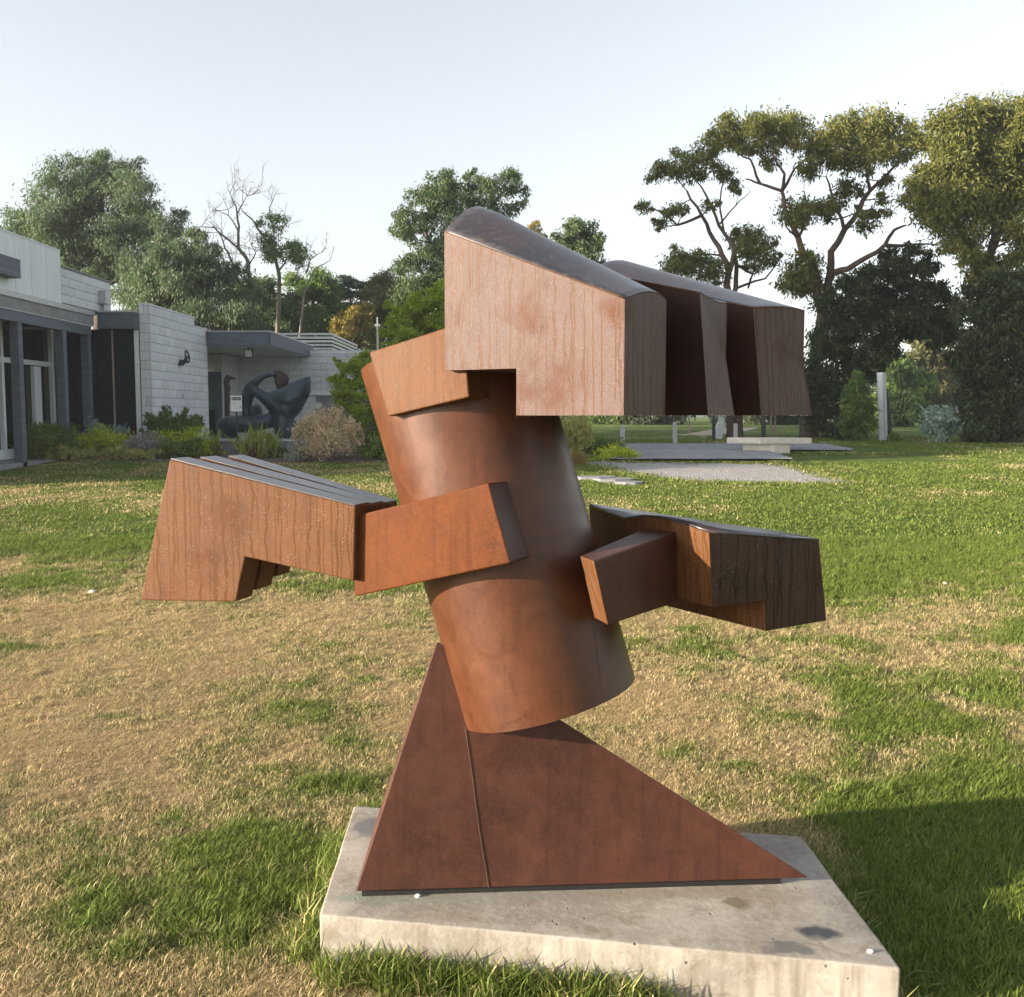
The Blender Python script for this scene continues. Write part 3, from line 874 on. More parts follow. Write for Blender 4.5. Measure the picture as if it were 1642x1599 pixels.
beads(sc, r1 + zb3, r1 + e1 * .25 + zb3, 16, .0028)
beads(sc, Vector((.505, 2.72, 0)) + d0 * .028 + zb3, Vector((.505, 2.72, 0)) + d0 * .028 + e1 * .21 + zb3, 14, .003)
beads(sc, Vector((.716, 3.0, 0)) + d0 * .03 + zb3, Vector((.716, 3.0, 0)) + d0 * .03 + e3 * .245 + zb3, 26, .0034)
beads(sc, r1 + zb3, r1 - Vector((math.cos(yaw1), -math.sin(yaw1), 0)) * (Ls1 * (1 - s_n)) + zb3, 30, .002)

# small stone chips on the slab and scraps on the lawn
def chip(name, p, r, label, cat, mat=None):
    bmx = bmesh.new(); bmesh.ops.create_icosphere(bmx, subdivisions=2, radius=r)
    for q in bmx.verts:
        q.co *= .8 + .45 * random.random(); q.co.z *= .6
    me_ = bpy.data.meshes.new(name); bmx.to_mesh(me_); bmx.free(); me_.materials.append(mat or M['chip'])
    o = link(bpy.data.objects.new(name, me_)); o.location = (p.x, p.y, p.z + r * .42)
    return tag(o, label, cat)
chip('stone_chip', G(670, 1438, PZ), .008, 'white stone chip at the foot of the triangular steel face', 'stone')
chip('stone_chip', G(1395, 1527, PZ), .008, 'white stone chip near the front right corner of the concrete slab', 'stone')
chip('paper_scrap', GT(147, 952), .028, 'white scrap lying on the lawn left of the dewy hand plates', 'litter')
chip('paper_scrap', GT(1515, 937), .020, 'tiny white scrap on the green lawn right of the sculpture', 'litter')

# ------------------------------------------------------------------ gallery buildings
BLOCK_MESH = {}
def block_mesh(lx, ly, lz, mat):
    key = (round(lx, 3), round(ly, 3), round(lz, 3), mat)
    if key not in BLOCK_MESH:
        bm = bmesh.new()
        bmesh.ops.create_cube(bm, size=1)
        for q in bm.verts: q.co = Vector((q.co.x * lx, q.co.y * ly, q.co.z * lz))
        bmesh.ops.bevel(bm, geom=list(bm.edges), offset=.004, segments=1, affect='EDGES')
        me_ = bpy.data.meshes.new('concrete_block'); bm.to_mesh(me_); bm.free()
        me_.materials.append(M[mat]); BLOCK_MESH[key] = me_
    return BLOCK_MESH[key]

def lay_blocks(parent, origin, along, outward, length, z0, z1, bl=.40, bh=.20, seed=0, depth=.03, skip=None, name='concrete_block', cap=290):
    """rows of blocks proud of a mortar bed; origin: bottom corner of the face, along and outward: axis unit vectors"""
    rng = random.Random(seed); off = org(parent); n = 0
    rows = int(round((z1 - z0) / bh))
    for r in range(rows):
        u = -(bl / 2 if r % 2 else 0)
        while u < length - .02:
            a, b_ = max(u, 0), min(u + bl, length); u += bl
            L = b_ - a
            if L < .06: continue
            zc = z0 + (r + .5) * bh; uc = (a + b_) / 2
            if skip and skip(uc, zc): continue
            mat = rng.choice(['block', 'block', 'block', 'block2', 'block3'])
            gap = .007
            me_ = block_mesh(L - gap, depth, bh - gap, mat) if abs(along.x) > .5 else block_mesh(depth, L - gap, bh - gap, mat)
            o = bpy.data.objects.new(name, me_); link(o)
            o.parent = parent; ORG[o.name] = off
            o.location = origin + along * uc + outward * (rng.uniform(-.0015, .0015)) + Vector((0, 0, (r + .5) * bh)) - off
            n += 1
            if n >= cap: return

X1, Y1 = Vector((1, 0, 0)), Vector((0, 1, 0))
GB = .78
gal = thing('gallery_building', (-10, 18, GB), 'pale flat roofed gallery with tall glazing and slate posts at the left edge', 'building')
# body and roof
MB().box(-16, -10.05, 14.62, 22.6, GB, 3.72).build('wall', M['slate_dark'], gal)
MB().box(-16, -9.32, 14.6, 21.5, 3.80, 4.62).build('roof', M['fascia'], gal)
par = MB().box(-9.30, -9.09, 14.6, 20.25, 3.80, 4.80).build('parapet', M['mortar'], gal)
pd = .618
k = 0; y = 20.25
while y - pd > 14.6:
    MB().box(-9.088, -9.02, y - pd + .006, y - .006, 3.80, 4.85 ).build('panel', M['white_panel'], par); y -= pd
MB().box(-9.32, -9.01, 14.6, 20.255, 4.852, 4.875).build('coping', M['white_trim'], par)
fas = MB().box(-9.9, -8.96, 14.6, 21.62, 3.50, 3.795).build('fascia', M['fascia'], gal)
MB().box(-8.958, -8.93, 14.6, 21.63, 3.70, 3.80).build('drip_edge', M['metal_grey'], fas)
MB().box(-10.04, -8.97, 14.6, 21.60, 3.475, 3.498).build('soffit', M['soffit'], gal)
MB().box(-9.14, -8.99, 14.6, 21.55, 3.28, 3.472).build('beam', M['slate'], gal)
MB().box(-9.018, -8.80, 16.2, 18.15, 4.03, 4.36).build('awning_beam', M['slate'], gal)
for yy in (14.9, 16.7, 18.45, 20.28, 21.46):
    MB().box(-9.16, -9.0, yy - .08, yy + .08, GB - .2, 3.278).build('post', M['slate'], gal)
# glazing
gw = MB().box(-10.03, -9.99, 14.6, 21.95, GB + .1, 3.45).build('window', M['glass'], gal)
for yy in (15.6, 17.3, 18.9, 19.55, 21.7):
    MB().box(-9.985, -9.90, yy - .045, yy + .045, GB + .1, 3.47).build('frame', M['white_trim'], gw)
MB().box(-9.985, -9.91, 14.6, 21.65, 2.62, 2.72).build('frame', M['white_trim'], gw)
MB().box(-9.985, -9.86, 14.6, 21.65, GB - .05, GB + .14).build('sill', M['white_trim'], gw)
MB().box(-9.984, -9.95, 20.15, 20.19, GB + .16, 2.60).build('frame', M['fascia'], gw)
MB().box(-9.98, -9.90, 20.82, 21.12, GB + .14, 2.60).build('frame', M['white_panel'], gw)
MB().box(-9.984, -9.95, 19.62, 19.66, GB + .16, 2.60).build('frame', M['fascia'], gw)
MB().box(-10.02, -9.0, 14.6, 21.3, GB - .3, GB - .06).build('step', M['fascia'], gal)
# dark panelled wall that closes the veranda
dw = MB().box(-9.98, -8.14, 22.02, 22.2, GB - .2, 3.45).build('dark_wall', M['slate_dark'], gal)
for x0, x1 in ((-9.97, -9.53), (-9.52, -9.09), (-9.08, -8.74), (-8.70, -8.24)):
    MB().box(x0 + .006, x1 - .006, 21.985, 22.018, GB, 3.44).build('panel', M['slate_dark'], dw)
MB().box(-8.732, -8.708, 21.96, 22.018, GB, 3.44).build('frame', M['bark_pale'], dw)
MB().box(-8.235, -8.15, 21.95, 22.018, GB - .1, 3.44).build('frame', M['white_trim'], dw)
ff = MB().box(-8.955, -8.135, 21.80, 22.3, 3.452, 3.80).build('fascia', M['slate'], gal)
MB().box(-8.955, -8.13, 21.78, 22.32, 3.803, 3.835).build('drip_edge', M['metal_grey'], ff)
# block parapet beyond the white panels
up = MB().box(-9.45, -9.062, 20.28, 22.75, 3.84, 4.52).build('upper_wall', M['mortar'], gal)
lay_blocks(up, Vector((-9.045, 20.28, 3.84)), Y1, X1, 2.47, 3.84, 4.54, bh=.175, seed=2)
MB().box(-9.47, -9.0, 20.27, 22.77, 4.545, 4.575).build('coping', M['fascia'], up)
MB().box(-9.026, -8.86, 22.05, 22.35, 4.02, 4.30).build('rain_head', M['metal_grey'], gal)
MB().tube([(-8.95, 22.2, 4.02), (-8.95, 22.2, 3.84)], [.045, .045], 10).build('downpipe', M['metal_grey'], gal)

# freestanding block blade wall
bw_ = thing('block_wall', (-8.0, 24, GB), 'tall pale concrete block blade wall with a black wall lamp and stepped top', 'wall')
MB().box(-8.115, -7.925, 22.025, 25.1, GB - .3, 3.96).build('core', M['mortar'], bw_)
MB().box(-8.115, -7.925, 25.1, 26.1, GB - .3, 3.76).build('core', M['mortar'], bw_)
lay_blocks(bw_, Vector((-7.912, 22.012, GB)), Y1, X1, 3.08, GB, 3.98, seed=3)
lay_blocks(bw_, Vector((-7.912, 25.094, GB)), Y1, X1, 1.0, GB, 3.78, seed=4)
lay_blocks(bw_, Vector((-8.13, 22.012, GB)), X1, -Y1, .2, GB, 3.98, bl=.2, seed=5)
MB().box(-8.14, -7.89, 21.99, 25.1, 3.985, 4.015).build('coping', M['white_panel'], bw_)
MB().box(-8.14, -7.89, 25.103, 26.11, 3.785, 3.81).build('coping', M['white_panel'], bw_)
MB().tube([(-7.93, 26.13, 3.72), (-7.80, 26.14, 3.70)], [.09, .07], 10).build('rain_spout', M['terracotta'], bw_)
MB().box(-7.898, -7.885, 24.02, 24.12, 1.98, 2.12).build('vent_plate', M['metal_grey'], bw_)
# lamp on the blade wall
lp = PV(288, 574, Vector((-7.89, 22, 0)), Vector((-7.89, 26, 0)))
wl_ = thing('wall_lamp', lp, 'black ring shaped spotlight bracket on the block blade wall', 'lamp')
MB().tube([lp + Vector((0, 0, -.10)), lp + Vector((.10, .02, -.13))], [.075, .06], 12).build('mount', M['black_metal'], wl_)
ring = []
for k in range(17):
    t = 2 * math.pi * k / 16; ring.append(lp + Vector((.14, .03, .03)) + Vector((.05 * math.sin(t * .5), .13 * math.sin(t), .14 * math.cos(t))))
MB().tube(ring, [.022] * 17, 6, cap=False).build('ring', M['black_metal'], wl_)
MB().tube([lp + Vector((.09, 0, -.12)), lp + Vector((.17, .05, .04))], [.05, .035], 10).build('lamp_body', M['black_metal'], wl_)
MB().tube([lp + Vector((.02, -.10, -.16)), lp + Vector((.10, .10, -.10))], [.035, .035], 8).build('knob', M['black_metal'], wl_)

# entrance building with canopy
en = thing('entrance_building', (-6, 30, GB), 'low block walled entrance building with slate edged canopy and floodlight', 'building')
MB().box(-9.6, -2.9, 31.06, 31.4, GB - .3, 3.49).build('wall', M['mortar'], en)
wall_o = [o for o in C.objects if o.parent == en][-1]
lay_blocks(wall_o, Vector((-8.5, 31.045, GB)), X1, -Y1, 5.6, GB + .0, 3.49, seed=7, skip=lambda u, z: (-8.5 + u) > -6.0 and z < 2.2, cap=295)
MB().box(-6.05, -2.9, 31.035, 31.058, GB, 2.16).build('render_panel', M['fascia'], en)
MB().box(-6.55, -2.9, 30.93, 31.02, 2.20, 2.26).build('ledge', M['white_trim'], en)
MB().box(-9.6, -2.9, 31.02, 31.44, 3.495, 3.53).build('coping', M['white_panel'], en)
MB().box(-9.7, -8.45, 29.3, 31.04, GB - .2, 3.36).build('side_wall', M['block3'], en)
dr = MB().box(-9.5, -8.47, 29.24, 29.29, GB, 2.75).build('door', M['glass_pale'], en)
MB().box(-9.1, -9.04, 29.19, 29.238, GB, 2.75).build('frame', M['slate'], dr)
MB().box(-8.56, -8.46, 29.19, 29.238, GB, 2.75).build('frame', M['slate'], dr)
MB().box(-9.5, -8.46, 29.18, 29.24, 2.752, 2.84).build('frame', M['slate'], dr)
MB().box(-9.03, -8.66, 29.20, 29.236, GB, 1.75).build('dark_panel', M['slate_dark'], dr)
cn = MB().box(-7.86, -6.26, 26.03, 31.0, 3.42, 3.72).build('canopy', M['slate_dark'], en)
MB().box(-7.87, -6.245, 26.0, 26.028, 3.385, 3.73).build('fascia', M['slate'], cn)
MB().box(-6.258, -6.23, 26.0, 31.55, 3.385, 3.73).build('fascia', M['slate'], cn)
MB().box(-7.88, -6.22, 25.98, 31.55, 3.732, 3.755).build('drip_edge', M['metal_grey'], cn)
MB().box(-9.7, -6.27, 26.04, 31.03, 3.385, 3.418).build('soffit', M['soffit'], cn)
fl = thing('floodlight', (-7.02, 26.9, 3.38), 'square floodlight under the entrance canopy', 'floodlight')
MB().prism([Vector((-7.13, 26.75, 3.33)), Vector((-6.90, 26.75, 3.33)), Vector((-6.90, 26.82, 3.12)), Vector((-7.13, 26.82, 3.12))],
           [Vector((-7.11, 26.86, 3.35)), Vector((-6.92, 26.86, 3.35)), Vector((-6.92, 26.93, 3.14)), Vector((-7.11, 26.93, 3.14))]).build('housing', M['black_metal'], fl)
MB().prism([Vector((-7.105, 26.742, 3.31)), Vector((-6.925, 26.742, 3.31)), Vector((-6.925, 26.812, 3.14)), Vector((-7.105, 26.812, 3.14))],
           [Vector((-7.105, 26.748, 3.31)), Vector((-6.925, 26.748, 3.31)), Vector((-6.925, 26.818, 3.14)), Vector((-7.105, 26.818, 3.14))]).build('lens', M['white_panel'], fl)
MB().tube([(-7.02, 26.88, 3.30), (-7.02, 26.9, 3.386)], [.02, .02], 6).build('bracket', M['black_metal'], fl)
# rooftop louvre screen
lv = thing('rooftop_louvres', (-6.6, 34, 3.5), 'grey slatted plant screen on the roof behind the canopy', 'louvre screen')
MB().box(-7.7, -6.03, 33.1, 38.4, 3.4, 4.10).build('plant_box', M['black_metal'], lv)
s1 = None; s2 = None
for k in range(7):
    z = 3.52 + k * .118
    if s1 is None:
        s1 = o1 = MB().box(-7.9, -5.96, 32.98, 33.06, -.034, .034).build('slat', M['metal_grey'], lv, world=False)
        s2 = o2 = MB().box(-5.96, -5.90, 32.98, 38.5, -.034, .034).build('slat', M['metal_grey'], lv, world=False)
    else:
        o1 = s1.copy(); link(o1); o1.parent = lv; o2 = s2.copy(); link(o2); o2.parent = lv
    for o in (o1, o2): o.location = Vector((0, 0, z)) - org(lv)
ap = thing('aerial_pole', P(606, 600, 38), 'thin grey aerial pole beside the lime bush', 'pole')
a0_ = P(606, 600, 38)
MB().tube([Vector((a0_.x, a0_.y, .8)), P(605.5, 542, 38), P(605, 509, 38)], [.045, .04, .03], 6).build('mast', M['metal_grey'], ap)
MB().box(a0_.x - .10, a0_.x + .10, a0_.y - .06, a0_.y + .06, P(605, 524, 38).z, P(605, 520, 38).z).build('bracket', M['metal_grey'], ap)

# low wall in front of the bronze
lw = thing('low_plinth', (-5.6, 22.5, GB), 'low grey concrete plinth under the dark curved bronze', 'plinth')
MB().box(-7.3, -3.6, 21.7, 24.3, GB - .3, 1.02).build('body', M['paver'], lw)
MB().box(-7.34, -3.56, 21.66, 24.34, 1.022, 1.06).build('cap', M['metal_grey'], lw)

# dark curved bronze: swept limbs fused into one skin
BD = 23.0
def bz(zx, zy, dd=0): return P(335 + zx / 9.12, 590 + zy / 9.12, BD + dd)
s_ = BD / FPX / 9.12
paths = [
 ([(175, 840, 0), (300, 820, -.05), (450, 825, -.05), (620, 825, 0), (780, 800, .05), (930, 760, .1), (1050, 760, .15)], [90, 128, 130, 125, 115, 110, 110]),
 ([(560, 690, .25), (545, 560, .25), (560, 420, .2), (610, 290, .15), (690, 190, .1), (790, 125, .1), (890, 100, .1), (975, 98, .1)], [80, 86, 98, 92, 70, 50, 40, 34]),
 ([(590, 330, .2), (690, 350, .1), (800, 420, 0), (930, 520, 0), (1060, 620, 0), (1150, 720, .1)], [60, 75, 90, 120, 150, 150]),
 ([(900, 440, 0), (1050, 430, 0), (1200, 380, 0), (1330, 290, 0), (1430, 200, 0), (1470, 150, 0)], [95, 130, 145, 130, 88, 44]),
 ([(1000, 500, 0), (1180, 480, 0), (1320, 400, 0), (1430, 290, 0)], [125, 165, 145, 85]),
 ([(1100, 640, 0), (1230, 560, .05), (1380, 430, .05)], [165, 150, 75]),
 ([(1060, 700, 0), (1090, 830, 0), (1110, 990, 0)], [140, 150, 140]),
 ([(300, 860, 0), (300, 960, .1), (310, 1060, .1)], [130, 120, 130]),
 ([(1180, 820, 0), (1240, 930, 0), (1250, 1040, 0)], [110, 120, 110]),
 ([(700, 600, .55), (700, 720, .5)], [110, 120]),
]
mb = MB()
for pts, rr in paths:
    q = [bz(*p) for p in pts]; rad2 = [w * s_ for w in rr]
    # resample
    Q = []; W = []
    for i in range(len(q) - 1):
        for k in range(3):
            t = k / 3; Q.append(q[i].lerp(q[i+1], t)); W.append(rad2[i] + (rad2[i+1] - rad2[i]) * t)
    Q.append(q[-1]); W.append(rad2[-1])
    Q = [Q[0] + (Q[0] - Q[1]).normalized() * W[0] * .7] + Q + [Q[-1] + (Q[-1] - Q[-2]).normalized() * W[-1] * .7]
    W = [W[0] * .4] + W + [W[-1] * .4]
    mb.tube(Q, W, 14)
br_ = thing('bronze_sculpture', (bz(700, 1080).x, BD, 1.06), 'dark blue green bronze of looping curved forms in front of the gallery entrance', 'sculpture')
tmp = mb.build('body', M['bronze'], br_, smooth=True)
m1 = tmp.modifiers.new('fuse', 'REMESH'); m1.mode = 'VOXEL'; m1.voxel_size = .035
m2 = tmp.modifiers.new('soften', 'SMOOTH'); m2.factor = .6; m2.iterations = 9
dg = bpy.context.evaluated_depsgraph_get(); dg.update()
me_ = bpy.data.meshes.new_from_object(tmp.evaluated_get(dg))
tmp.modifiers.clear(); old = tmp.data; tmp.data = me_
for p in me_.polygons: p.use_smooth = True
# leaf shaped disc behind the arch
bmx = bmesh.new(); bmesh.ops.create_uvsphere(bmx, u_segments=24, v_segments=14, radius=1)
dc = bz(985, 205, .22)
for q in bmx.verts:
    c_ = q.co.copy(); pw = 1 - .30 * max(0, -c_.z)
    q.co = Vector(((c_.x * (195 if c_.x > 0 else 22)) * s_ * pw, c_.y * .07, c_.z * 170 * s_)); q.co.rotate(Matrix.Rotation(R(-14), 3, 'Y'))
    q.co += dc - org(br_)
me2 = bpy.data.meshes.new('disc'); bmx.to_mesh(me2); bmx.free(); me2.materials.append(M['bronze_brown'])
for p in me2.polygons: p.use_smooth = True
o = link(bpy.data.objects.new('disc', me2)); attach(o, br_)

# slim dark figure by the door
fg = thing('slim_bronze', P(366, 690, 24.5), 'slim upright dark bronze with a beaked top beside the entrance glass', 'sculpture')
FD = 24.5
pts = [(269, 900), (268, 700), (262, 560), (270, 470), (262, 380), (272, 300), (255, 220), (270, 150), (300, 130)]
rr = [44, 40, 36, 44, 40, 46, 42, 44, 36]
mb = MB(); s2_ = FD / FPX / 9.12
mb.tube([P(335 + x / 9.12, 590 + y / 9.12, FD) for x, y in pts], [w * s2_ for w in rr], 9)
mb.build('trunk', M['bronze_brown'], fg, smooth=True)
MB().tube([P(335 + x / 9.12, 590 + y / 9.12, FD - .02) for x, y in [(250, 118), (300, 140), (350, 152), (405, 156)]], [w * s2_ for w in (30, 30, 18, 5)], 8).build('beak', M['bronze_brown'], fg, smooth=True)
fp0 = P(366, 690, FD)
MB().box(fp0.x - .2, fp0.x + .2, FD - .2, FD + .2, GB - .1, P(366, 688, FD).z).build('base', M['fascia'], fg)

# notice board
SG = 21.6
sa, sb = P(369.3, 634.5, SG), P(388, 660, SG)
sg = thing('notice_board', (sa.x, SG, GB), 'white notice board with a black heading in front of the gallery entrance', 'sign')
MB().box(sa.x - .008, sb.x + .012, SG + .006, SG + .03, sb.z - .014, sa.z + .008).build('frame', M['black_metal'], sg)
MB().box(sa.x, sb.x, SG - .002, SG + .005, sb.z, sa.z).build('face', M['sign_white'], sg)
W_ = sb.x - sa.x; H_ = sa.z - sb.z
MB().box(sa.x + W_ * .05, sb.x - W_ * .06, SG - .005, SG - .0025, sa.z - H_ * .30, sa.z - H_ * .10).build('heading_band', M['sign_black'], sg)
def words(txt, x, z, size, mat, name, align='CENTER'):
    cu = bpy.data.curves.new(name, 'FONT'); cu.body = txt; cu.size = size; cu.align_x = align; cu.extrude = .0006
    o = bpy.data.objects.new(name, cu); link(o); o.rotation_euler = (R(90), 0, 0)
    o.parent = sg; o.location = Vector((x, SG - .0065, z)) - org(sg)
    cu.materials.append(mat)
    bpy.context.view_layer.update()
    me_ = bpy.data.meshes.new_from_object(o.evaluated_get(bpy.context.evaluated_depsgraph_get()))
    q = link(bpy.data.objects.new(name, me_)); q.parent = sg; q.location = o.location; q.rotation_euler = o.rotation_euler
    bpy.data.objects.remove(o); ORG[q.name] = org(sg)
    return q
mx_ = (sa.x + sb.x) / 2
words('McClelland', mx_ + .012, sa.z - H_ * .245, .045, M['sign_white'], 'lettering')
MB().tube([(sa.x + W_ * .13, SG - .006, sa.z - H_ * .28), (sa.x + W_ * .13, SG - .006, sa.z - H_ * .12)], [.010, .006], 6).build('emblem', M['sign_white'], sg)
words('Guided Tours', mx_, sa.z - H_ * .475, .040, M['sign_grey'], 'lettering')
words('Wednesday and Thursday', mx_ - .01, sa.z - H_ * .60, .021, M['sign_grey'], 'lettering')
words('11am and 2pm', mx_, sa.z - H_ * .695, .024, M['sign_grey'], 'lettering')
words('Saturday, 11am and 2pm', mx_, sa.z - H_ * .82, .021, M['sign_grey'], 'lettering')
words('Free', mx_, sa.z - H_ * .91, .021, M['sign_grey'], 'lettering')
MB().tube([(sb.x - W_ * .13, SG - .006, sa.z - H_ * .76), (sb.x - W_ * .13, SG - .006, sa.z - H_ * .58)], [.012, .004], 6).build('emblem', M['sign_grey'], sg)
MB().tube([(mx_, SG + .02, sb.z), (mx_, SG + .02, GB - .2)], [.02, .02], 8).build('post', M['black_metal'], sg)


# ------------------------------------------------------------------ foliage and trees
LEAF = {
 'eucalypt': leaf_mat('eucalypt_leaves', (.055, .085, .040), (.125, .160, .065), .25),
 'eucalypt_gold': leaf_mat('sunny_eucalypt_leaves', (.075, .095, .022), (.20, .185, .045), .3),
 'dark': leaf_mat('dark_leaves', (.022, .036, .015), (.055, .075, .028), .2),
 'mist': leaf_mat('grey_green_leaves', (.066, .092, .058), (.150, .180, .105), .3),
 'conifer': leaf_mat('conifer_needles', (.030, .055, .045), (.065, .105, .075), .1),
 'olive': leaf_mat('olive_leaves', (.060, .070, .025), (.135, .130, .045), .25),
 'gold': leaf_mat('golden_leaves', (.17, .13, .035), (.30, .22, .06), .3),
 'lime': leaf_mat('lime_wattle_leaves', (.17, .24, .020), (.36, .40, .045), .4),
 'mid': leaf_mat('mid_green_leaves', (.065, .115, .025), (.16, .22, .06), .3),
 'shrub_dark': leaf_mat('dark_green_shrub_leaves', (0.071, 0.111, 0.026), (0.190, 0.238, 0.056), .25),
 'shrub_yellow': leaf_mat('yellow_green_shrub_leaves', (0.238, 0.285, 0.020), (0.539, 0.539, 0.048), .35),
 'shrub_blue': leaf_mat('blue_grey_shrub_leaves', (0.159, 0.222, 0.199), (0.333, 0.412, 0.365), .2),
 'shrub_grey': leaf_mat('grey_purple_shrub_leaves', (0.182, 0.189, 0.182), (0.377, 0.364, 0.345), .2),
 'shrub_olive': leaf_mat('olive_ground_cover_leaves', (0.222, 0.222, 0.071), (0.523, 0.460, 0.190), .3),
 'shrub_pink': leaf_mat('pink_tan_shrub_leaves', (.40, .29, .20), (.76, .56, .44), .3),
 'strap': leaf_mat('strappy_green_leaves', (.12, .17, .02), (.28, .30, .06), .3),
 'red': leaf_mat('red_brown_stems', (.12, .05, .035), (.24, .11, .08), .1),
}

def leaf_cloud(centres, radii, n_per, length, width, droop=.6, sub=9, spread=.32, up=0.0, flat=1.0, seed=0, shell=.45):
    """many leaf-sized faces in sprays spread through ellipsoids; returns V, F, tint"""
    rng = np.random.default_rng(seed)
    Vs = []; T = []
    for c, r, n in zip(centres, radii, n_per):
        c = np.array(c); k = max(3, sub)
        dv = rng.normal(size=(k, 3)); dv /= np.linalg.norm(dv, axis=1)[:, None]
        rr = shell + (1 - shell) * rng.random(k) ** .6
        sc_ = c + dv * rr[:, None] * r * np.array([1, 1, flat])
        st = rng.random(k)
        idx = rng.integers(0, k, n)
        p = sc_[idx] + rng.normal(size=(n, 3)) * r * spread * np.array([1, 1, .75 * flat])
        a = rng.normal(size=(n, 3)) * .6
        a[:, 2] += -droop + up
        outw = (p - c) / (r + 1e-6)
        a += outw * .35
        a /= np.linalg.norm(a, axis=1)[:, None]
        b_ = np.cross(a, rng.normal(size=(n, 3))); b_ /= np.linalg.norm(b_, axis=1)[:, None]
        L = length * (.6 + .8 * rng.random(n))[:, None]; W = width * (.6 + .8 * rng.random(n))[:, None]
        q = np.stack([p - a * L * .5, p + b_ * W * .5 - a * L * .08, p + a * L * .5, p - b_ * W * .5 - a * L * .08], 1)
        Vs.append(q.reshape(-1, 3))
        T.append(np.clip(.55 * rng.random(n) + .45 * st[idx], 0, 1))
    V = np.concatenate(Vs); T = np.concatenate(T)
    F = np.arange(len(V)).reshape(-1, 4)
    return V, F, T

def wobble(pts, amt, n=3):
    out = [Vector(pts[0])]
    for a, b_ in zip(pts[:-1], pts[1:]):
        a, b_ = Vector(a), Vector(b_); L = (b_ - a).length
        for i in range(1, n + 1):
            p = a.lerp(b_, i / n)
            if i < n: p += Vector((random.uniform(-1, 1), random.uniform(-1, 1), random.uniform(-.5, .5))) * L * amt
            out.append(p)
    return out

def tree(name, d, base, limbs, clumps, leaf, bark, label, cat='tree', group=None, leaf_len=.20, leaf_w=.055, dens=1.0, droop=.7, depth=1.0,
         r0=.22, seed=1, twig=4, flat=.9, spread=.30, sub=9, up=0.0, max_leaf=2600, shell=.45, grow=1.12, sat=1):
    """limbs: polylines in picture positions at depth d; clumps: (px, py, r_px)"""
    random.seed(seed)
    bp = P(base[0], base[1], d); bp.z = float(gz(bp.x, bp.y)) - .05
    t = thing(name, bp, label, cat, group)
    mb = MB(); nodes = []
    for li, lm in enumerate(limbs):
        pl = lm[0] if isinstance(lm[0], (list, tuple)) and isinstance(lm[0][0], (list, tuple)) else lm
        ra, rb_ = (lm[1], lm[2]) if pl is not lm else (r0 * (.5 if li else 1), r0 * .18)
        pts = []
        for i, q in enumerate(pl):
            dd = d + (0 if (i == 0) else random.uniform(-.35, .35) * depth)
            p = P(q[0], q[1], dd)
            pts.append(p)
        if li == 0: pts[0] = bp.copy()
        elif nodes:
            j = min(nodes, key=lambda w: (w[0] - pts[0]).length); pts[0] = j[0].copy()
        pts = wobble(pts, .05)
        m_ = len(pts)
        rad_ = [ra + (rb_ - ra) * i / (m_ - 1) for i in range(m_)]
        if li == 0: rad_[0] *= 1.35
        mb.tube(pts, rad_, 7)
        nodes += [(p, r_) for p, r_ in zip(pts, rad_)]
    cs, rs, ns_ = [], [], []
    s = d / FPX
    rag = random.Random(seed + 500)
    extra = []
    for (px, py, r) in clumps:
        for _ in range(sat):
            a = rag.uniform(0, 6.283); q = rag.uniform(.9, 1.45)
            extra.append((px + math.cos(a) * r * q, py + math.sin(a) * r * q * .85, r * rag.uniform(.28, .55)))
    for (px, py, r) in list(clumps) + extra:
        rm = r * s * grow
        p = P(px, py, d + random.uniform(-1, 1) * depth)
        cs.append(p); rs.append(rm)
        ns_.append(int(min(max_leaf, max(60, dens * 4.2 * 3.14 * rm * rm / (leaf_len * leaf_w * .5)))))
        if nodes:
            best = min(nodes, key=lambda w: (w[0] - p).length + (0.8 * max(0, w[0].z - p.z)))
            a = best[0]; L = (p - a).length
            rr = min(best[1] * .6, .018 + L * .014)
            midp = a.lerp(p, .5) + Vector((random.uniform(-.1, .1), random.uniform(-.1, .1), .06)) * L
            br = wobble([a, midp, p], .06, 2)
            mb.tube(br, [rr + (.008 - rr) * i / (len(br) - 1) for i in range(len(br))], 5)
            nodes += [(q, .02) for q in br[2:]]
            for _ in range(twig):
                q = p + Vector((random.gauss(0, 1), random.gauss(0, 1), random.gauss(.1, .8))).normalized() * rm * random.uniform(.5, 1.0)
                st = br[-2].lerp(p, random.random())
                tw = wobble([st, st.lerp(q, .5) + Vector((0, 0, .05)), q], .09, 2)
                mb.tube(tw, [.010 + (.004 - .010) * i / (len(tw) - 1) for i in range(len(tw))], 4, cap=False)
    if mb.v: mb.build('trunk', M[bark], t, smooth=True)
    if cs:
        V, F, T = leaf_cloud(cs, rs, ns_, leaf_len, leaf_w, droop, sub, spread, up, flat, seed, shell)
        fast_obj('crown', V, F, LEAF[leaf], t, attr={'tint': ('FACE', T)})
    return t

M['bark_brown'] = simple('brown_gum_bark', (.105, .068, .05), .9, .4, 6, vscale=(1, 1, .25), bumpd=.02)
M['bark_grey'] = simple('grey_bark', (.17, .145, .12), .9, .3, 6, vscale=(1, 1, .25))
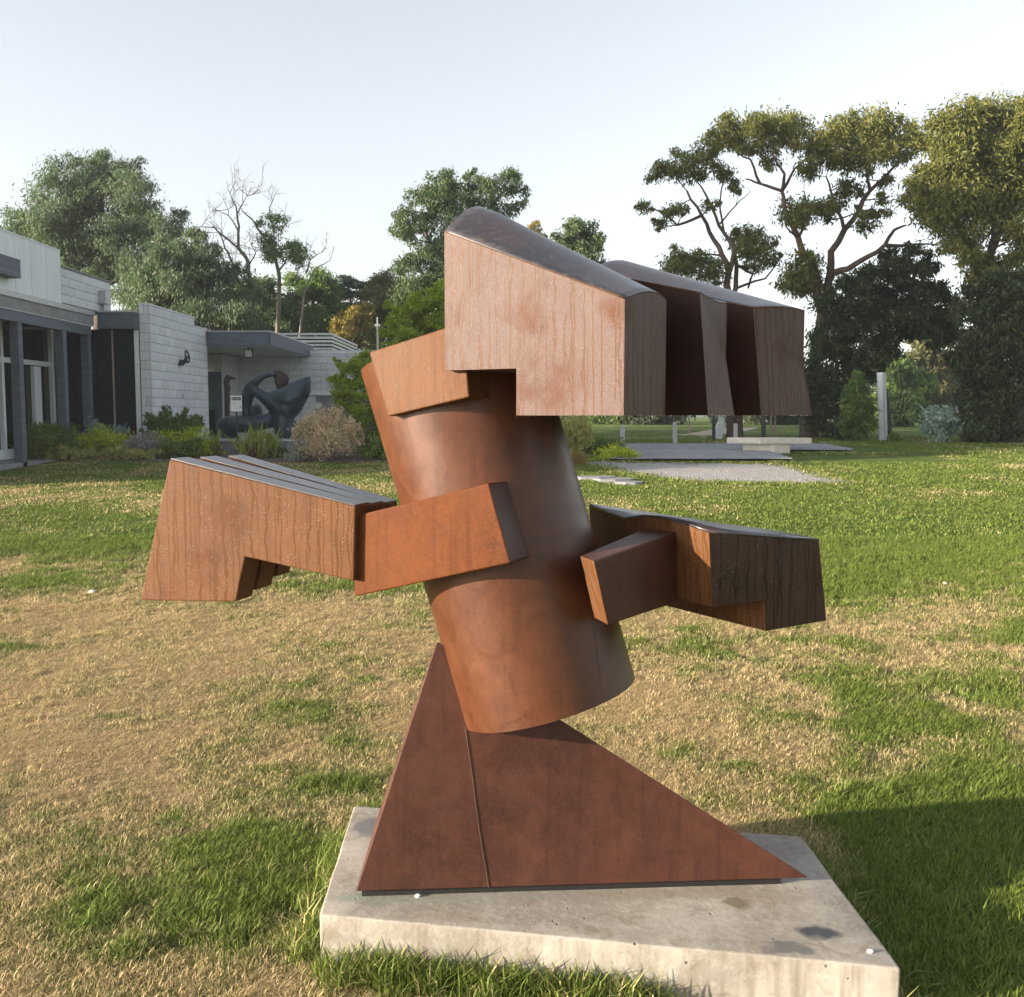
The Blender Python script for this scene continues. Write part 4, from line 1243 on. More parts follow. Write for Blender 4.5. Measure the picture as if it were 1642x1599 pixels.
# left: tall eucalypt behind the gallery roof
tree('eucalyptus_tree', 42, (165, 690), [([(165, 690), (166, 470), (160, 440), (150, 400), (158, 350), (165, 300)], .32, .08), ([(160, 430), (120, 395), (80, 400), (50, 380)], .16, .05),
     ([(155, 385), (200, 360), (230, 350)], .16, .04), ([(163, 460), (205, 440), (250, 420)], .14, .05), ([(158, 400), (182, 385), (205, 388), (240, 390)], .15, .05)],
     [(18, 368, 26), (45, 352, 24), (28, 385, 20), (75, 350, 30), (60, 372, 24), (98, 320, 34), (112, 290, 30), (142, 282, 32), (172, 284, 32), (205, 290, 28), (215, 315, 30), (130, 320, 36), (170, 325, 38), (95, 360, 32), (130, 362, 34),
      (235, 350, 30), (262, 366, 26), (268, 390, 22), (205, 355, 30), (175, 368, 30), (110, 398, 28), (85, 388, 22), (145, 405, 32), (190, 415, 32), (228, 400, 28), (250, 420, 26), (120, 425, 24), (165, 440, 30), (205, 445, 30)],
     'mist', 'bark_dark', 'tall rounded eucalypt rising behind the white gallery parapet', group='tall trees behind the gallery', leaf_len=.17, leaf_w=.042, dens=.9, droop=.9, depth=1.6, seed=3, r0=.3)
tree('weeping_tree', 38, (300, 690), [([(300, 690), (300, 540), (290, 470), (300, 430)], .22, .05), ([(300, 500), (350, 470), (365, 440)], .12, .04), ([(298, 480), (315, 410), (318, 375)], .1, .03)],
     [(317, 372, 13), (312, 395, 18), (300, 418, 26), (328, 420, 22), (270, 432, 26), (350, 436, 26), (378, 455, 24), (245, 455, 26), (215, 470, 26), (300, 455, 32), (335, 465, 32), (270, 470, 32), (230, 500, 30), (265, 505, 34), (305, 500, 34), (345, 500, 34), (380, 495, 28), (385, 520, 26),
      (210, 505, 26), (350, 530, 30), (300, 535, 30), (400, 540, 24), (340, 400, 10)],
     'mist', 'bark_dark', 'drooping grey green tree mass directly behind the block blade wall', group='tall trees behind the gallery', leaf_len=.18, leaf_w=.040, dens=.95, droop=1.3, depth=1.4, seed=5)

# bare limbed trees against the sky
def z3_(x, y): return (320 + x / 4.105, 270 + y / 4.105)
def bare_tree(name, d, base, polys, label, clumps=(), leaf='mid', seed=1, levels=3, nb=5):
    random.seed(seed)
    bp = P(*base, d); bp.z = float(gz(bp.x, bp.y)) - .05
    t = thing(name, bp, label, 'tree', 'half bare trees on the skyline')
    mb = MB()
    def grow(p, dirv, L, r, lev):
        pts = [p]; dv = dirv.copy()
        for _ in range(4):
            dv = (dv + Vector((random.gauss(0, .22), random.gauss(0, .22), random.gauss(.03, .18)))).normalized()
            pts.append(pts[-1] + dv * L / 4)
        mb.tube(pts, [r * .62 * (1 - .2 * i) + .003 for i in range(5)], 4 if lev else 3, cap=False)
        if lev > 0:
            for _ in range(random.randint(2, 4)):
                k = random.randint(1, 4)
                nd = (dv + Vector((random.gauss(0, .6), random.gauss(0, .6), random.gauss(.15, .5)))).normalized()
                grow(pts[k], nd, L * random.uniform(.45, .75), r * .55, lev - 1)
    for i, (pl, ra, rb_) in enumerate(polys):
        pts = [P(*q, d + random.uniform(-.5, .5)) for q in pl]
        if i == 0: pts.insert(0, bp.copy())
        pts = wobble(pts, .05); m_ = len(pts)
        mb.tube(pts, [.72 * (ra + (rb_ - ra) * k / (m_ - 1)) for k in range(m_)], 6)
        for _ in range(nb):
            k = random.randint(m_ // 3, m_ - 1)
            dv = Vector((random.gauss(0, .8), random.gauss(0, .7), random.gauss(.5, .4))).normalized()
            grow(pts[k], dv, random.uniform(.5, 1.2), .020, levels - 1)
        dv = (pts[-1] - pts[-2]).normalized(); grow(pts[-1], dv, .5, rb_, levels - 1)
    mb.build('trunk', M['bark_grey'], t, smooth=True)
    if clumps:
        s = d / FPX
        cs = [P(px, py, d + random.uniform(-.5, .5)) for px, py, r in clumps]; rs = [r * s for _, _, r in clumps]
        V, F, T = leaf_cloud(cs, rs, [int(620 * (r / .45) ** 2) for r in rs], .16, .05, .5, 7, .42, 0, 1.0, seed)
        fast_obj('crown', V, F, LEAF[leaf], t, attr={'tint': ('FACE', T)})
    return t
bare_tree('bare_tree', 44, (403, 690), [([z3_(345, 790), z3_(320, 620), z3_(255, 520), z3_(260, 380), z3_(240, 250), z3_(200, 160)], .17, .025), ([z3_(280, 560), z3_(150, 440), z3_(100, 390), z3_(10, 385)], .08, .02),
     ([z3_(262, 760), z3_(190, 560), z3_(140, 445)], .09, .04), ([z3_(258, 420), z3_(190, 310), z3_(120, 280)], .05, .015), ([z3_(250, 300), z3_(300, 200), z3_(310, 170)], .04, .012), ([z3_(325, 640), z3_(370, 560), z3_(330, 480)], .05, .015)],
     'leafless pale branched tree, leftmost of the bare trees on the skyline', [(*z3_(90, 640), 13)], 'mid', 21, 3, 5)
bare_tree('bare_tree', 45, (447, 690), [([z3_(525, 820), z3_(510, 640), z3_(470, 540), z3_(400, 420), z3_(340, 330), z3_(285, 285)], .16, .03), ([z3_(500, 600), z3_(490, 450), z3_(460, 260), z3_(490, 190)], .07, .015),
     ([z3_(512, 690), z3_(570, 600), z3_(620, 520)], .07, .02), ([z3_(490, 470), z3_(560, 400)], .03, .01)],
     'half bare tree carrying a few round leaf tufts, second of the skyline bare trees',
     [(*z3_(460, 490), 14), (*z3_(440, 470), 10), (*z3_(625, 530), 15), (*z3_(660, 560), 12), (*z3_(590, 520), 12), (*z3_(500, 575), 15), (*z3_(450, 580), 10), (*z3_(520, 360), 12), (*z3_(470, 350), 10), (*z3_(390, 360), 8), (*z3_(640, 610), 10)], 'mid', 22, 3, 2)
bare_tree('bare_tree', 46, (492, 690), [([z3_(690, 830), z3_(720, 740), z3_(765, 660), z3_(850, 612)], .10, .02), ([z3_(700, 690), z3_(730, 600), z3_(800, 555)], .06, .015), ([z3_(650, 760), z3_(640, 700)], .05, .02)],
     'low spreading bare tree, rightmost of the skyline bare trees', (), 'mid', 23, 3, 3)

# mid distance crowns behind the entrance canopy
gl = 'trees behind the entrance canopy'
tree('bushy_tree', 48, (410, 690), [([(410, 690), (412, 560), (408, 490)], .2, .05)], [(395, 470, 22), (420, 462, 22), (440, 480, 26), (405, 500, 28), (430, 510, 28), (395, 530, 26), (440, 540, 26), (470, 530, 22), (455, 500, 22)],
     'eucalypt', 'bark_dark', 'dark bushy tree above the left end of the entrance canopy', group=gl, leaf_len=.19, leaf_w=.06, dens=1.5, seed=31)
tree('bushy_tree', 50, (500, 690), [([(500, 690), (498, 560), (502, 480)], .2, .05)], [(480, 460, 20), (505, 452, 22), (525, 462, 20), (490, 485, 26), (520, 490, 26), (470, 505, 24), (505, 515, 28), (535, 520, 24), (480, 535, 26), (520, 545, 26)],
     'mid', 'bark_dark', 'round green tree on the skyline left of the layered conifer', group=gl, leaf_len=.19, leaf_w=.06, dens=1.4, seed=32, r0=.2)
tree('conifer_tree', 52, (560, 690), [([(560, 690), (560, 560), (556, 450)], .22, .05)], [(550, 448, 14), (535, 456, 14), (570, 455, 16), (588, 460, 14), (545, 470, 18), (568, 474, 20), (592, 476, 16), (540, 490, 18), (562, 495, 20), (585, 496, 18), (550, 512, 18), (575, 515, 18), (600, 510, 12)],
     'conifer', 'bark_dark', 'blue green layered conifer on the skyline right of the bare trees', group=gl, leaf_len=.18, leaf_w=.05, dens=1.7, droop=0, flat=.35, spread=.25, seed=33)
tree('bushy_tree', 46, (630, 690), [([(630, 690), (628, 560), (625, 470)], .2, .05)], [(605, 462, 18), (625, 456, 20), (645, 460, 20), (600, 485, 24), (628, 485, 26), (655, 485, 24), (605, 515, 26), (635, 520, 28), (660, 515, 26), (590, 540, 26), (620, 550, 28), (560, 545, 24), (540, 550, 20)],
     'olive', 'bark_dark', 'olive brown tree behind the lime green bush', group=gl, leaf_len=.18, leaf_w=.05, dens=1.4, seed=34)
tree('golden_tree', 43, (570, 690), [([(570, 690), (568, 560)], .12, .04)], [(556, 512, 12), (572, 505, 12), (585, 497, 11), (545, 525, 12), (565, 522, 14), (582, 515, 12)], 'gold', 'bark_dark',
     'small golden leaved treetop above the rooftop louvres', group=gl, leaf_len=.22, leaf_w=.07, dens=1.5, seed=35)
tree('gum_tree', 38, (735, 690), [([(735, 690), (733, 560), (728, 450), (735, 370), (745, 310)], .24, .05), ([(730, 450), (690, 390), (665, 340)], .12, .03), ([(733, 400), (780, 340), (810, 305)], .12, .03), ([(730, 480), (680, 440), (655, 420)], .1, .03)],
     [(668, 318, 14), (690, 300, 17), (712, 292, 18), (700, 320, 18), (735, 310, 20), (760, 296, 18), (785, 298, 18), (812, 292, 17), (826, 312, 15), (832, 330, 10), (655, 345, 16), (640, 372, 13), (662, 385, 18), (685, 362, 20), (715, 345, 24), (745, 340, 24), (775, 330, 20), (800, 335, 18), (690, 400, 22), (660, 415, 16), (640, 430, 12),
      (720, 385, 26), (755, 375, 24), (700, 430, 26), (670, 450, 24), (735, 430, 28), (650, 470, 20), (700, 470, 28)],
     'eucalypt', 'bark_dark', 'open crowned gum tree rising behind the top of the steel sculpture', group=None, leaf_len=.17, leaf_w=.045, dens=.95, seed=41, depth=1.2)
tree('gum_tree', 44, (932, 695), [([(932, 695), (930, 560), (928, 430), (928, 380)], .2, .04)], [(925, 362, 15), (908, 376, 15), (942, 374, 16), (950, 392, 15), (925, 388, 18), (905, 398, 15), (935, 408, 18), (955, 412, 13), (915, 420, 18), (940, 440, 22), (900, 440, 18), (925, 470, 26), (955, 480, 24)],
     'eucalypt', 'bark_dark', 'small rounded tree showing over the dip of the steel head', leaf_len=.2, leaf_w=.065, dens=1.1, seed=42)
tree('gum_tree', 50, (855, 695), [([(855, 695), (855, 500), (855, 400)], .18, .04)], [(856, 368, 9), (866, 376, 8), (850, 382, 10), (860, 395, 14), (850, 420, 18)], 'gold', 'bark_dark', 'yellowish treetop just peeping over the rolled steel roof', leaf_len=.2, leaf_w=.06, dens=1.3, seed=43)

# right: multi stemmed gums
def z4(x, y): return (1000 + x / 2.558, 150 + y / 2.558)
tree('slender_gum_tree', 31, (1180, 716), [([(1180, 716), (1176, 600), (1168, 470), z4(425, 700), z4(370, 600), z4(320, 500), z4(260, 400)], .15, .03), ([z4(430, 720), z4(455, 640), z4(390, 540), z4(350, 440), z4(300, 360)], .08, .02),
     ([z4(320, 510), z4(220, 540), z4(140, 480), z4(70, 460)], .05, .012), ([(1172, 520), z4(460, 800), z4(455, 660)], .1, .06), ([z4(520, 800), z4(580, 760), z4(650, 670)], .045, .012), ([z4(470, 720), z4(530, 740), z4(510, 800)], .05, .03), ([z4(400, 560), z4(400, 400), z4(420, 320)], .035, .01), ([z4(390, 540), z4(460, 460), z4(520, 400)], .03, .008)],
     [z4(200, 310) + (17,), z4(150, 330) + (14,), z4(250, 290) + (17,), z4(320, 230) + (16,), z4(360, 200) + (14,), z4(400, 310) + (14,), z4(340, 290) + (14,), z4(290, 340) + (13,), z4(200, 490) + (12,), z4(150, 540) + (10,), z4(90, 470) + (9,), z4(230, 470) + (10,), z4(360, 470) + (10,), z4(430, 360) + (10,), z4(460, 380) + (9,),
      z4(220, 680) + (17,), z4(270, 690) + (18,), z4(200, 720) + (15,), z4(330, 690) + (17,), z4(310, 740) + (18,), z4(380, 740) + (16,), z4(480, 590) + (15,), z4(530, 600) + (16,), z4(580, 620) + (15,), z4(560, 660) + (15,), z4(610, 680) + (11,), z4(500, 640) + (14,), z4(540, 700) + (13,)],
     'eucalypt_gold', 'bark_brown', 'slender open gum with golden tufts, left of the large right hand gum', leaf_len=.15, leaf_w=.038, dens=.85, spread=.40, seed=51, sat=2, shell=.25, grow=1.15, depth=.8, twig=7)
tree('large_gum_tree', 30, (1300, 712), [([(1300, 712), (1305, 620), (1316, 520), (1328, 455), z4(850, 650), z4(940, 520), z4(1010, 400), z4(1000, 330)], .19, .035),
     ([(1318, 500), z4(780, 720), z4(740, 660), z4(700, 560), z4(660, 470), z4(650, 400), z4(560, 370), z4(500, 350)], .13, .02), ([z4(650, 400), z4(660, 330), z4(610, 250)], .06, .02), ([z4(650, 390), z4(700, 310), z4(760, 260)], .05, .015), ([z4(570, 370), z4(520, 270), z4(450, 230)], .045, .012),
     ([z4(830, 740), z4(920, 720), z4(1040, 650), z4(1110, 560), z4(1160, 540)], .11, .025), ([z4(740, 600), z4(750, 500), z4(740, 400)], .05, .015), ([z4(940, 530), z4(860, 430), z4(830, 340)], .06, .02), ([z4(1010, 400), z4(1100, 310), z4(1150, 260)], .06, .015), ([z4(1050, 650), z4(1180, 620), z4(1280, 620)], .06, .02),
     ([(1310, 580), (1350, 540), (1400, 510), (1450, 480)], .10, .03)],
     [z4(420, 130) + (13,), z4(470, 150) + (14,), z4(400, 170) + (12,), z4(430, 200) + (12,), z4(540, 110) + (15,), z4(590, 120) + (16,), z4(650, 115) + (16,), z4(710, 130) + (14,), z4(560, 160) + (15,), z4(640, 170) + (16,), z4(700, 175) + (13,), z4(520, 210) + (13,), z4(590, 220) + (12,), z4(600, 285) + (11,), z4(480, 210) + (11,),
      z4(760, 215) + (15,), z4(800, 190) + (16,), z4(860, 135) + (15,), z4(910, 130) + (16,), z4(970, 115) + (16,), z4(1040, 115) + (17,), z4(1100, 130) + (16,), z4(1150, 165) + (15,), z4(1200, 190) + (14,), z4(1215, 230) + (12,), z4(940, 180) + (18,), z4(1020, 180) + (18,), z4(1090, 200) + (18,), z4(880, 220) + (19,), z4(960, 240) + (18,), z4(1050, 250) + (17,), z4(1130, 240) + (15,), z4(820, 260) + (16,), z4(890, 290) + (14,), z4(980, 300) + (14,), z4(770, 290) + (13,), z4(760, 340) + (9,),
      z4(680, 470) + (14,), z4(740, 480) + (14,), z4(800, 470) + (14,), z4(850, 490) + (13,), z4(660, 520) + (10,), z4(720, 520) + (12,), z4(900, 380) + (11,), z4(950, 390) + (11,), z4(890, 440) + (12,), z4(1080, 370) + (10,), z4(1060, 440) + (9,), z4(980, 490) + (9,), z4(1000, 540) + (12,), z4(1050, 500) + (10,),
      z4(720, 680) + (15,), z4(770, 700) + (15,), z4(690, 740) + (14,), z4(750, 760) + (17,), z4(700, 800) + (16,), z4(780, 800) + (16,)],
     'eucalypt_gold', 'bark_brown', 'large spreading gum with forked bare limbs right of the steel head', leaf_len=.15, leaf_w=.042, dens=.92, spread=.46, seed=52, sat=2, shell=.25, grow=1.22, depth=1.3, twig=5)
tree('dark_gum_tree', 29.2, (1420, 712), [([(1420, 712), (1418, 640), (1410, 560), (1430, 480)], .18, .05), ([(1412, 580), (1470, 500), (1500, 450)], .1, .03), ([(1415, 620), (1360, 560), (1340, 500)], .1, .03)],
     [(1352, 466, 18), (1380, 452, 18), (1405, 450, 17), (1430, 440, 17), (1432, 415, 15), (1462, 412, 16), (1490, 420, 15), (1450, 445, 18), (1480, 448, 18), (1505, 460, 15), (1340, 500, 22), (1375, 490, 22), (1410, 485, 22), (1445, 480, 22), (1480, 482, 18), (1330, 540, 22), (1365, 530, 24), (1405, 525, 24), (1445, 520, 22), (1475, 515, 16), (1325, 580, 22), (1360, 572, 24), (1400, 565, 22), (1430, 555, 20), (1510, 490, 18), (1530, 505, 17), (1500, 520, 18), (1520, 530, 17), (1480, 540, 18), (1318, 620, 20), (1345, 615, 22), (1380, 605, 18), (1310, 655, 18), (1335, 650, 20), (1320, 690, 16), (1346, 690, 13)],
     'dark', 'bark_dark', 'dark dense gum filling in under the large forked gum', leaf_len=.16, leaf_w=.05, dens=1.5, seed=53, grow=1.25, depth=.9)
tree('large_gum_tree', 27, (1600, 724), [([(1600, 724), (1590, 620), (1583, 500), (1578, 440), (1595, 380), (1600, 280)], .28, .05), ([(1580, 450), (1560, 400), (1530, 350), (1500, 330)], .12, .03), ([(1590, 400), (1630, 330), (1650, 260)], .12, .03), ([(1585, 520), (1620, 470), (1660, 430)], .12, .04), ([(1590, 330), (1570, 260), (1555, 210)], .1, .03)],
     [(1515, 205, 20), (1540, 190, 20), (1570, 182, 22), (1600, 185, 22), (1630, 180, 22), (1660, 190, 24), (1505, 235, 18), (1530, 225, 24), (1562, 220, 26), (1596, 222, 26), (1630, 222, 26), (1665, 235, 26), (1520, 260, 20), (1550, 258, 26), (1585, 262, 28), (1620, 265, 28), (1655, 280, 28), (1500, 278, 14), (1478, 285, 14), (1465, 300, 14), (1490, 305, 18), (1515, 300, 20), (1455, 322, 13), (1478, 330, 20), (1505, 335, 22), (1540, 310, 26), (1572, 300, 24), (1605, 305, 24), (1640, 320, 26), (1620, 345, 18), (1625, 375, 12), (1535, 350, 24), (1500, 362, 18), (1560, 350, 24), (1590, 345, 18), (1525, 385, 18), (1555, 390, 22), (1650, 370, 24), (1640, 410, 24), (1610, 430, 22), (1570, 430, 18), (1555, 420, 14)],
     'eucalypt_gold', 'bark_dark', 'big full gum at the right edge with golden top', leaf_len=.15, leaf_w=.042, dens=1.1, spread=.46, seed=54, sat=2, shell=.25, grow=1.20, depth=1.2)
tree('dark_gum_tree', 26, (1640, 728), [([(1640, 728), (1640, 640), (1630, 560), (1615, 480)], .16, .05), ([(1635, 640), (1580, 590), (1550, 560)], .08, .03)],
     [(1600, 460, 22), (1630, 450, 22), (1660, 470, 26), (1585, 490, 22), (1615, 490, 26), (1650, 505, 28), (1565, 520, 20), (1595, 525, 26), (1630, 540, 28), (1665, 550, 28), (1545, 500, 16), (1555, 480, 16), (1550, 555, 18), (1580, 560, 24), (1615, 575, 28), (1650, 590, 28), (1530, 575, 14), (1560, 595, 20), (1595, 605, 26), (1630, 620, 28), (1580, 640, 24), (1615, 655, 28), (1650, 660, 30), (1570, 675, 22), (1600, 695, 26), (1640, 700, 28), (1570, 705, 18), (1665, 710, 24)],
     'dark', 'bark_dark', 'dark leafy tree mass filling the lower right edge', leaf_len=.16, leaf_w=.05, dens=1.6, seed=55, grow=1.20, depth=.8)
tree('young_tree', 26.5, (1377, 722), [([(1377, 722), (1376, 670), (1374, 605)], .04, .01)], [(1374, 606, 9), (1370, 620, 12), (1382, 624, 12), (1366, 640, 14), (1384, 644, 14), (1376, 650, 15), (1362, 662, 13), (1390, 664, 13), (1376, 676, 15), (1360, 684, 11), (1392, 684, 11), (1378, 696, 12), (1365, 702, 8)],
     'mid', 'bark', 'young light green tree left of the pale grey marker post', leaf_len=.13, leaf_w=.04, dens=1.0, seed=56, depth=.3)
# distant crowns between the right hand trees
gd = 'distant trees across the far lawn'
for i, (bx, top, sp, lf, lab) in enumerate([(1450, 585, 34, 'mid', 'hazy mid green distant tree behind the pale marker post'), (1500, 520, 40, 'olive', 'olive distant tree in the gap between the two right gums'), (1540, 540, 40, 'dark', 'dark distant tree beside the far right gum'),
      (1240, 590, 40, 'dark', 'distant dark tree behind the end of the steel head'), (1060, 610, 40, 'dark', 'distant dark tree seen under the steel head'), (980, 590, 40, 'shrub_dark', 'distant tree right of the leaning column')]):
    cl = []
    random.seed(60 + i)
    for k in range(16):
        yy = top + (690 - top) * (k / 16) + 8; ww = sp * (.35 + .65 * math.sin(min(1, (k + 2) / 9) * math.pi / 2))
        cl += [(bx + random.uniform(-ww, ww), yy, random.uniform(13, 20))]
    tree('distant_tree', 58 + 3 * i, (bx, 690), [([(bx, 690), (bx, 640), (bx + 3, top + 15)], .2, .05)], cl, lf, 'bark_dark', lab, group=gd, leaf_len=.34, leaf_w=.12, dens=1.6, seed=60 + i, depth=1.5)

# the far wood that closes the view
def far_wood():
    rng = np.random.default_rng(77)
    cs, rs, ns_ = [], [], []
    for k in range(230):
        x = rng.uniform(-75, 75); y = rng.uniform(80, 96)
        hmax = 2.2 + 3.6 * vnoise(x * .12 + 9, 3.3)
        z = .9 + rng.random() * hmax + .4
        cs.append((x, y, z)); rs.append(rng.uniform(.9, 1.7)); ns_.append(170)
    V, F, T = leaf_cloud(cs, rs, ns_, .6, .26, .4, 8, .4, 0, 1.0, 5, .2)
    return fast_obj('far_wood', V, F, LEAF['dark'], attr={'tint': ('FACE', T)}, kind='stuff')
far_wood()

# trees standing left of the picture, whose shade lies over the gallery front and the far lawn
for i, (x, y, hgt, lb) in enumerate([(-21, 14.5, 13.5, 'tall gum at the near end of the row along the gallery'), (-24, 17, 14.5, 'broad gum, second from the near end of the row along the gallery'), (-20.5, 19, 14.5, 'third gum from the near end of the row along the gallery'),
        (-23.5, 21.5, 15, 'fourth gum from the near end of the row along the gallery'), (-20.5, 23.5, 15, 'fifth gum from the near end of the row along the gallery'), (-24, 26.5, 15.5, 'farthest gum of the row along the gallery')]):
    random.seed(90 + i)
    t = thing('shade_tree', (x, y, .3), lb, 'tree', 'gums in a row along the gallery')
    mb = MB(); mb.tube(wobble([(x, y, .2), (x + .2, y, hgt * .4), (x - .1, y + .2, hgt * .85)], .04), [.35 - .03 * k for k in range(7)], 8)
    cs = []; rs = []
    for k in range(40):
        a = random.uniform(0, 6.28); q = random.uniform(.15, 1)
        z = hgt * random.uniform(.22, 1.0)
        w = 3.7 * math.sin(math.pi * min(1, max(.08, (z / hgt - .1) / .95))) ** .5
        c = Vector((x + math.cos(a) * w * q, y + math.sin(a) * w * q, z)); cs.append(c); rs.append(random.uniform(1.0, 1.4))
        mb.tube(wobble([(x, y, z * .7), c], .06), [.09, .06, .04, .02], 5)
    mb.build('trunk', M['bark'], t, smooth=True)
    V, F, T = leaf_cloud(cs, rs, [900] * len(cs), .30, .13, .7, 9, .36, 0, .9, 90 + i)
    fast_obj('crown', V, F, LEAF['eucalypt'], t, attr={'tint': ('FACE', T)})

# ------------------------------------------------------------------ shrubs
def shrub(name, d, px0, px1, top, bot, leaf, label, n=2600, ll=.09, lw=.025, up=.6, droop=0, group='garden bed shrubs', stems=None, seed=1, lumps=14, spread=.30, cat='shrub', deep=.8, spiky=0.0, nspike=40):
    rng = random.Random(seed)
    c = P((px0 + px1) / 2, bot, d); gzc = float(gz(c.x, c.y))
    t = thing(name, (c.x, c.y, gzc), label, cat, group)
    w = (px1 - px0) / 2 * d / FPX; zt = P((px0 + px1) / 2, top, d).z; h = max(.1, zt - gzc)
    cs, rs = [], []
    rl = min(w, h) * .48
    for k in range(lumps):
        u = rng.uniform(-1, 1); vv = rng.uniform(-1, 1)
        if u*u + vv*vv > 1: u *= .6; vv *= .6
        zz = gzc + h * (.95 - .42 * (u*u + vv*vv)) * rng.uniform(.35, 1.0) - rl * .35
        cs.append((c.x + u * (w - rl * .55), c.y + vv * w * deep, max(gzc + .03, zz))); rs.append(rl * rng.uniform(.75, 1.1))
    V, F, T = leaf_cloud(cs, rs, [max(30, n // lumps)] * lumps, ll, lw, droop, 9, spread, up, .9, seed, .3)
    if spiky > 0:
        cs2, r2 = [], []
        for k in range(nspike):
            u = rng.uniform(-1, 1)
            p0 = Vector((c.x + u * w * .9, c.y + rng.uniform(-.6, .6) * w * deep, gzc + h * rng.uniform(.45, .85) * (1 - .35 * u * u)))
            dv = Vector((u * .7 + rng.gauss(0, .25), rng.gauss(0, .3), 1)).normalized()
            for s_ in range(5):
                cs2.append(tuple(p0 + dv * spiky * s_ / 4)); r2.append(.05 * (1.2 - s_ * .2) * max(1, ll * 12))
        V2, F2, T2 = leaf_cloud(cs2, r2, [12] * len(cs2), ll, lw, 0, 4, .6, .8, 1.0, seed + 1, .1)
        F2 = F2 + len(V); V = np.concatenate([V, V2]); F = np.concatenate([F, F2]); T = np.concatenate([T, T2])
    fast_obj('foliage', V, F, LEAF[leaf], t, attr={'tint': ('FACE', T)})
    mb = MB()
    for k in range(stems or 5):
        a = rng.uniform(0, 6.28); q = rng.choice(cs)
        mb.tube(wobble([(c.x + math.cos(a) * .05, c.y + math.sin(a) * .05, gzc - .03), ((c.x + q[0]) / 2, (c.y + q[1]) / 2, gzc + (q[2] - gzc) * .6), q], .06, 2), [.018, .015, .012, .008, .005], 4)
    mb.build('stem', M['bark'], t)
    return t

shrub('dome_shrub', 20.0, 28, 126, 676, 730, 'shrub_dark', 'dark green fine leaved dome at the foot of the leftmost slate post', 8000, .11, .02, seed=1)
shrub('dome_shrub', 20.8, 116, 218, 682, 728, 'shrub_yellow', 'bright yellow green dome right of the dark green dome', 7000, .08, .03, seed=2)
shrub('low_shrub', 21.6, 120, 216, 674, 715, 'shrub_blue', 'blue grey mound behind the bright yellow green dome', 4500, .09, .025, seed=3)
shrub('ground_cover', 19.9, 56, 160, 714, 738, 'shrub_olive', 'low olive strip of ground cover in front of the dark dome', 2400, .07, .02, seed=4, lumps=18, deep=.35)
shrub('ground_cover', 19.8, 150, 258, 712, 739, 'shrub_olive', 'low olive strip of ground cover below the grey shrub', 2400, .07, .02, seed=5, lumps=18, deep=.35)
shrub('grey_shrub', 20.3, 203, 272, 692, 733, 'shrub_grey', 'silver grey spreading shrub in the middle of the left bed', 4500, .10, .02, seed=6, up=.2)
shrub('tall_shrub', 21.3, 242, 316, 662, 715, 'mid', 'upright green shrub against the foot of the block wall', 3000, .12, .03, seed=7, spiky=.28)
shrub('dome_shrub', 20.9, 248, 350, 682, 724, 'shrub_yellow', 'yellow green shrub in front of the block wall', 6500, .08, .03, seed=8)
shrub('dark_shrub', 20.4, 262, 334, 698, 736, 'shrub_dark', 'dark shadowy shrub below the block wall corner', 4500, .10, .03, seed=9)
shrub('pink_shrub', 19.9, 472, 582, 652, 738, 'shrub_pink', 'large feathery pink tan shrub left of the leaning steel column', 8500, .07, .020, seed=10, spiky=.14, lumps=26, nspike=90)
shrub('low_shrub', 19.5, 450, 520, 702, 740, 'shrub_grey', 'small grey green shrub at the foot of the pink shrub', 2400, .06, .018, seed=11)
shrub('low_shrub', 20.2, 424, 462, 712, 734, 'mid', 'small green tuft between red stems and the pink shrub', 900, .08, .03, seed=12)
shrub('dome_shrub', 19.8, 580, 640, 694, 736, 'shrub_dark', 'dark shrub under the lime bush beside the column', 1800, .09, .03, seed=13)
shrub('clipped_shrub', 21.5, 934, 996, 690, 722, 'shrub_dark', 'rounded clipped dark green shrub right of the column', 3200, .06, .03, seed=14)
shrub('flowering_shrub', 19.6, 938, 1030, 712, 741, 'shrub_yellow', 'low yellow flowering shrub at the gravel edge', 3000, .05, .02, seed=15, lumps=18, deep=.5)
shrub('tall_shrub', 20.3, 895, 945, 672, 742, 'shrub_olive', 'olive reedy shrub close against the right side of the column', 2600, .14, .02, seed=16, spiky=.25)
shrub('grass_clump', 18.6, 906, 944, 724, 748, 'gold', 'rusty brown tuft at the left end of the gravel', 1200, .10, .012, seed=17, cat='plant')
shrub('broad_leaf_shrub', 26, 1480, 1546, 640, 728, 'shrub_blue', 'grey green broad leaved shrub on the far right lawn edge', 3600, .11, .05, seed=18, group='shrubs on the right lawn')
shrub('low_shrub', 26.3, 1424, 1444, 694, 722, 'shrub_dark', 'small dark shrub right of the pale marker post', 900, .10, .04, seed=19, group='shrubs on the right lawn')
shrub('low_shrub', 27, 1340, 1368, 690, 722, 'dark', 'dark low shrub under the dense gum', 900, .12, .05, seed=20, group='shrubs on the right lawn')

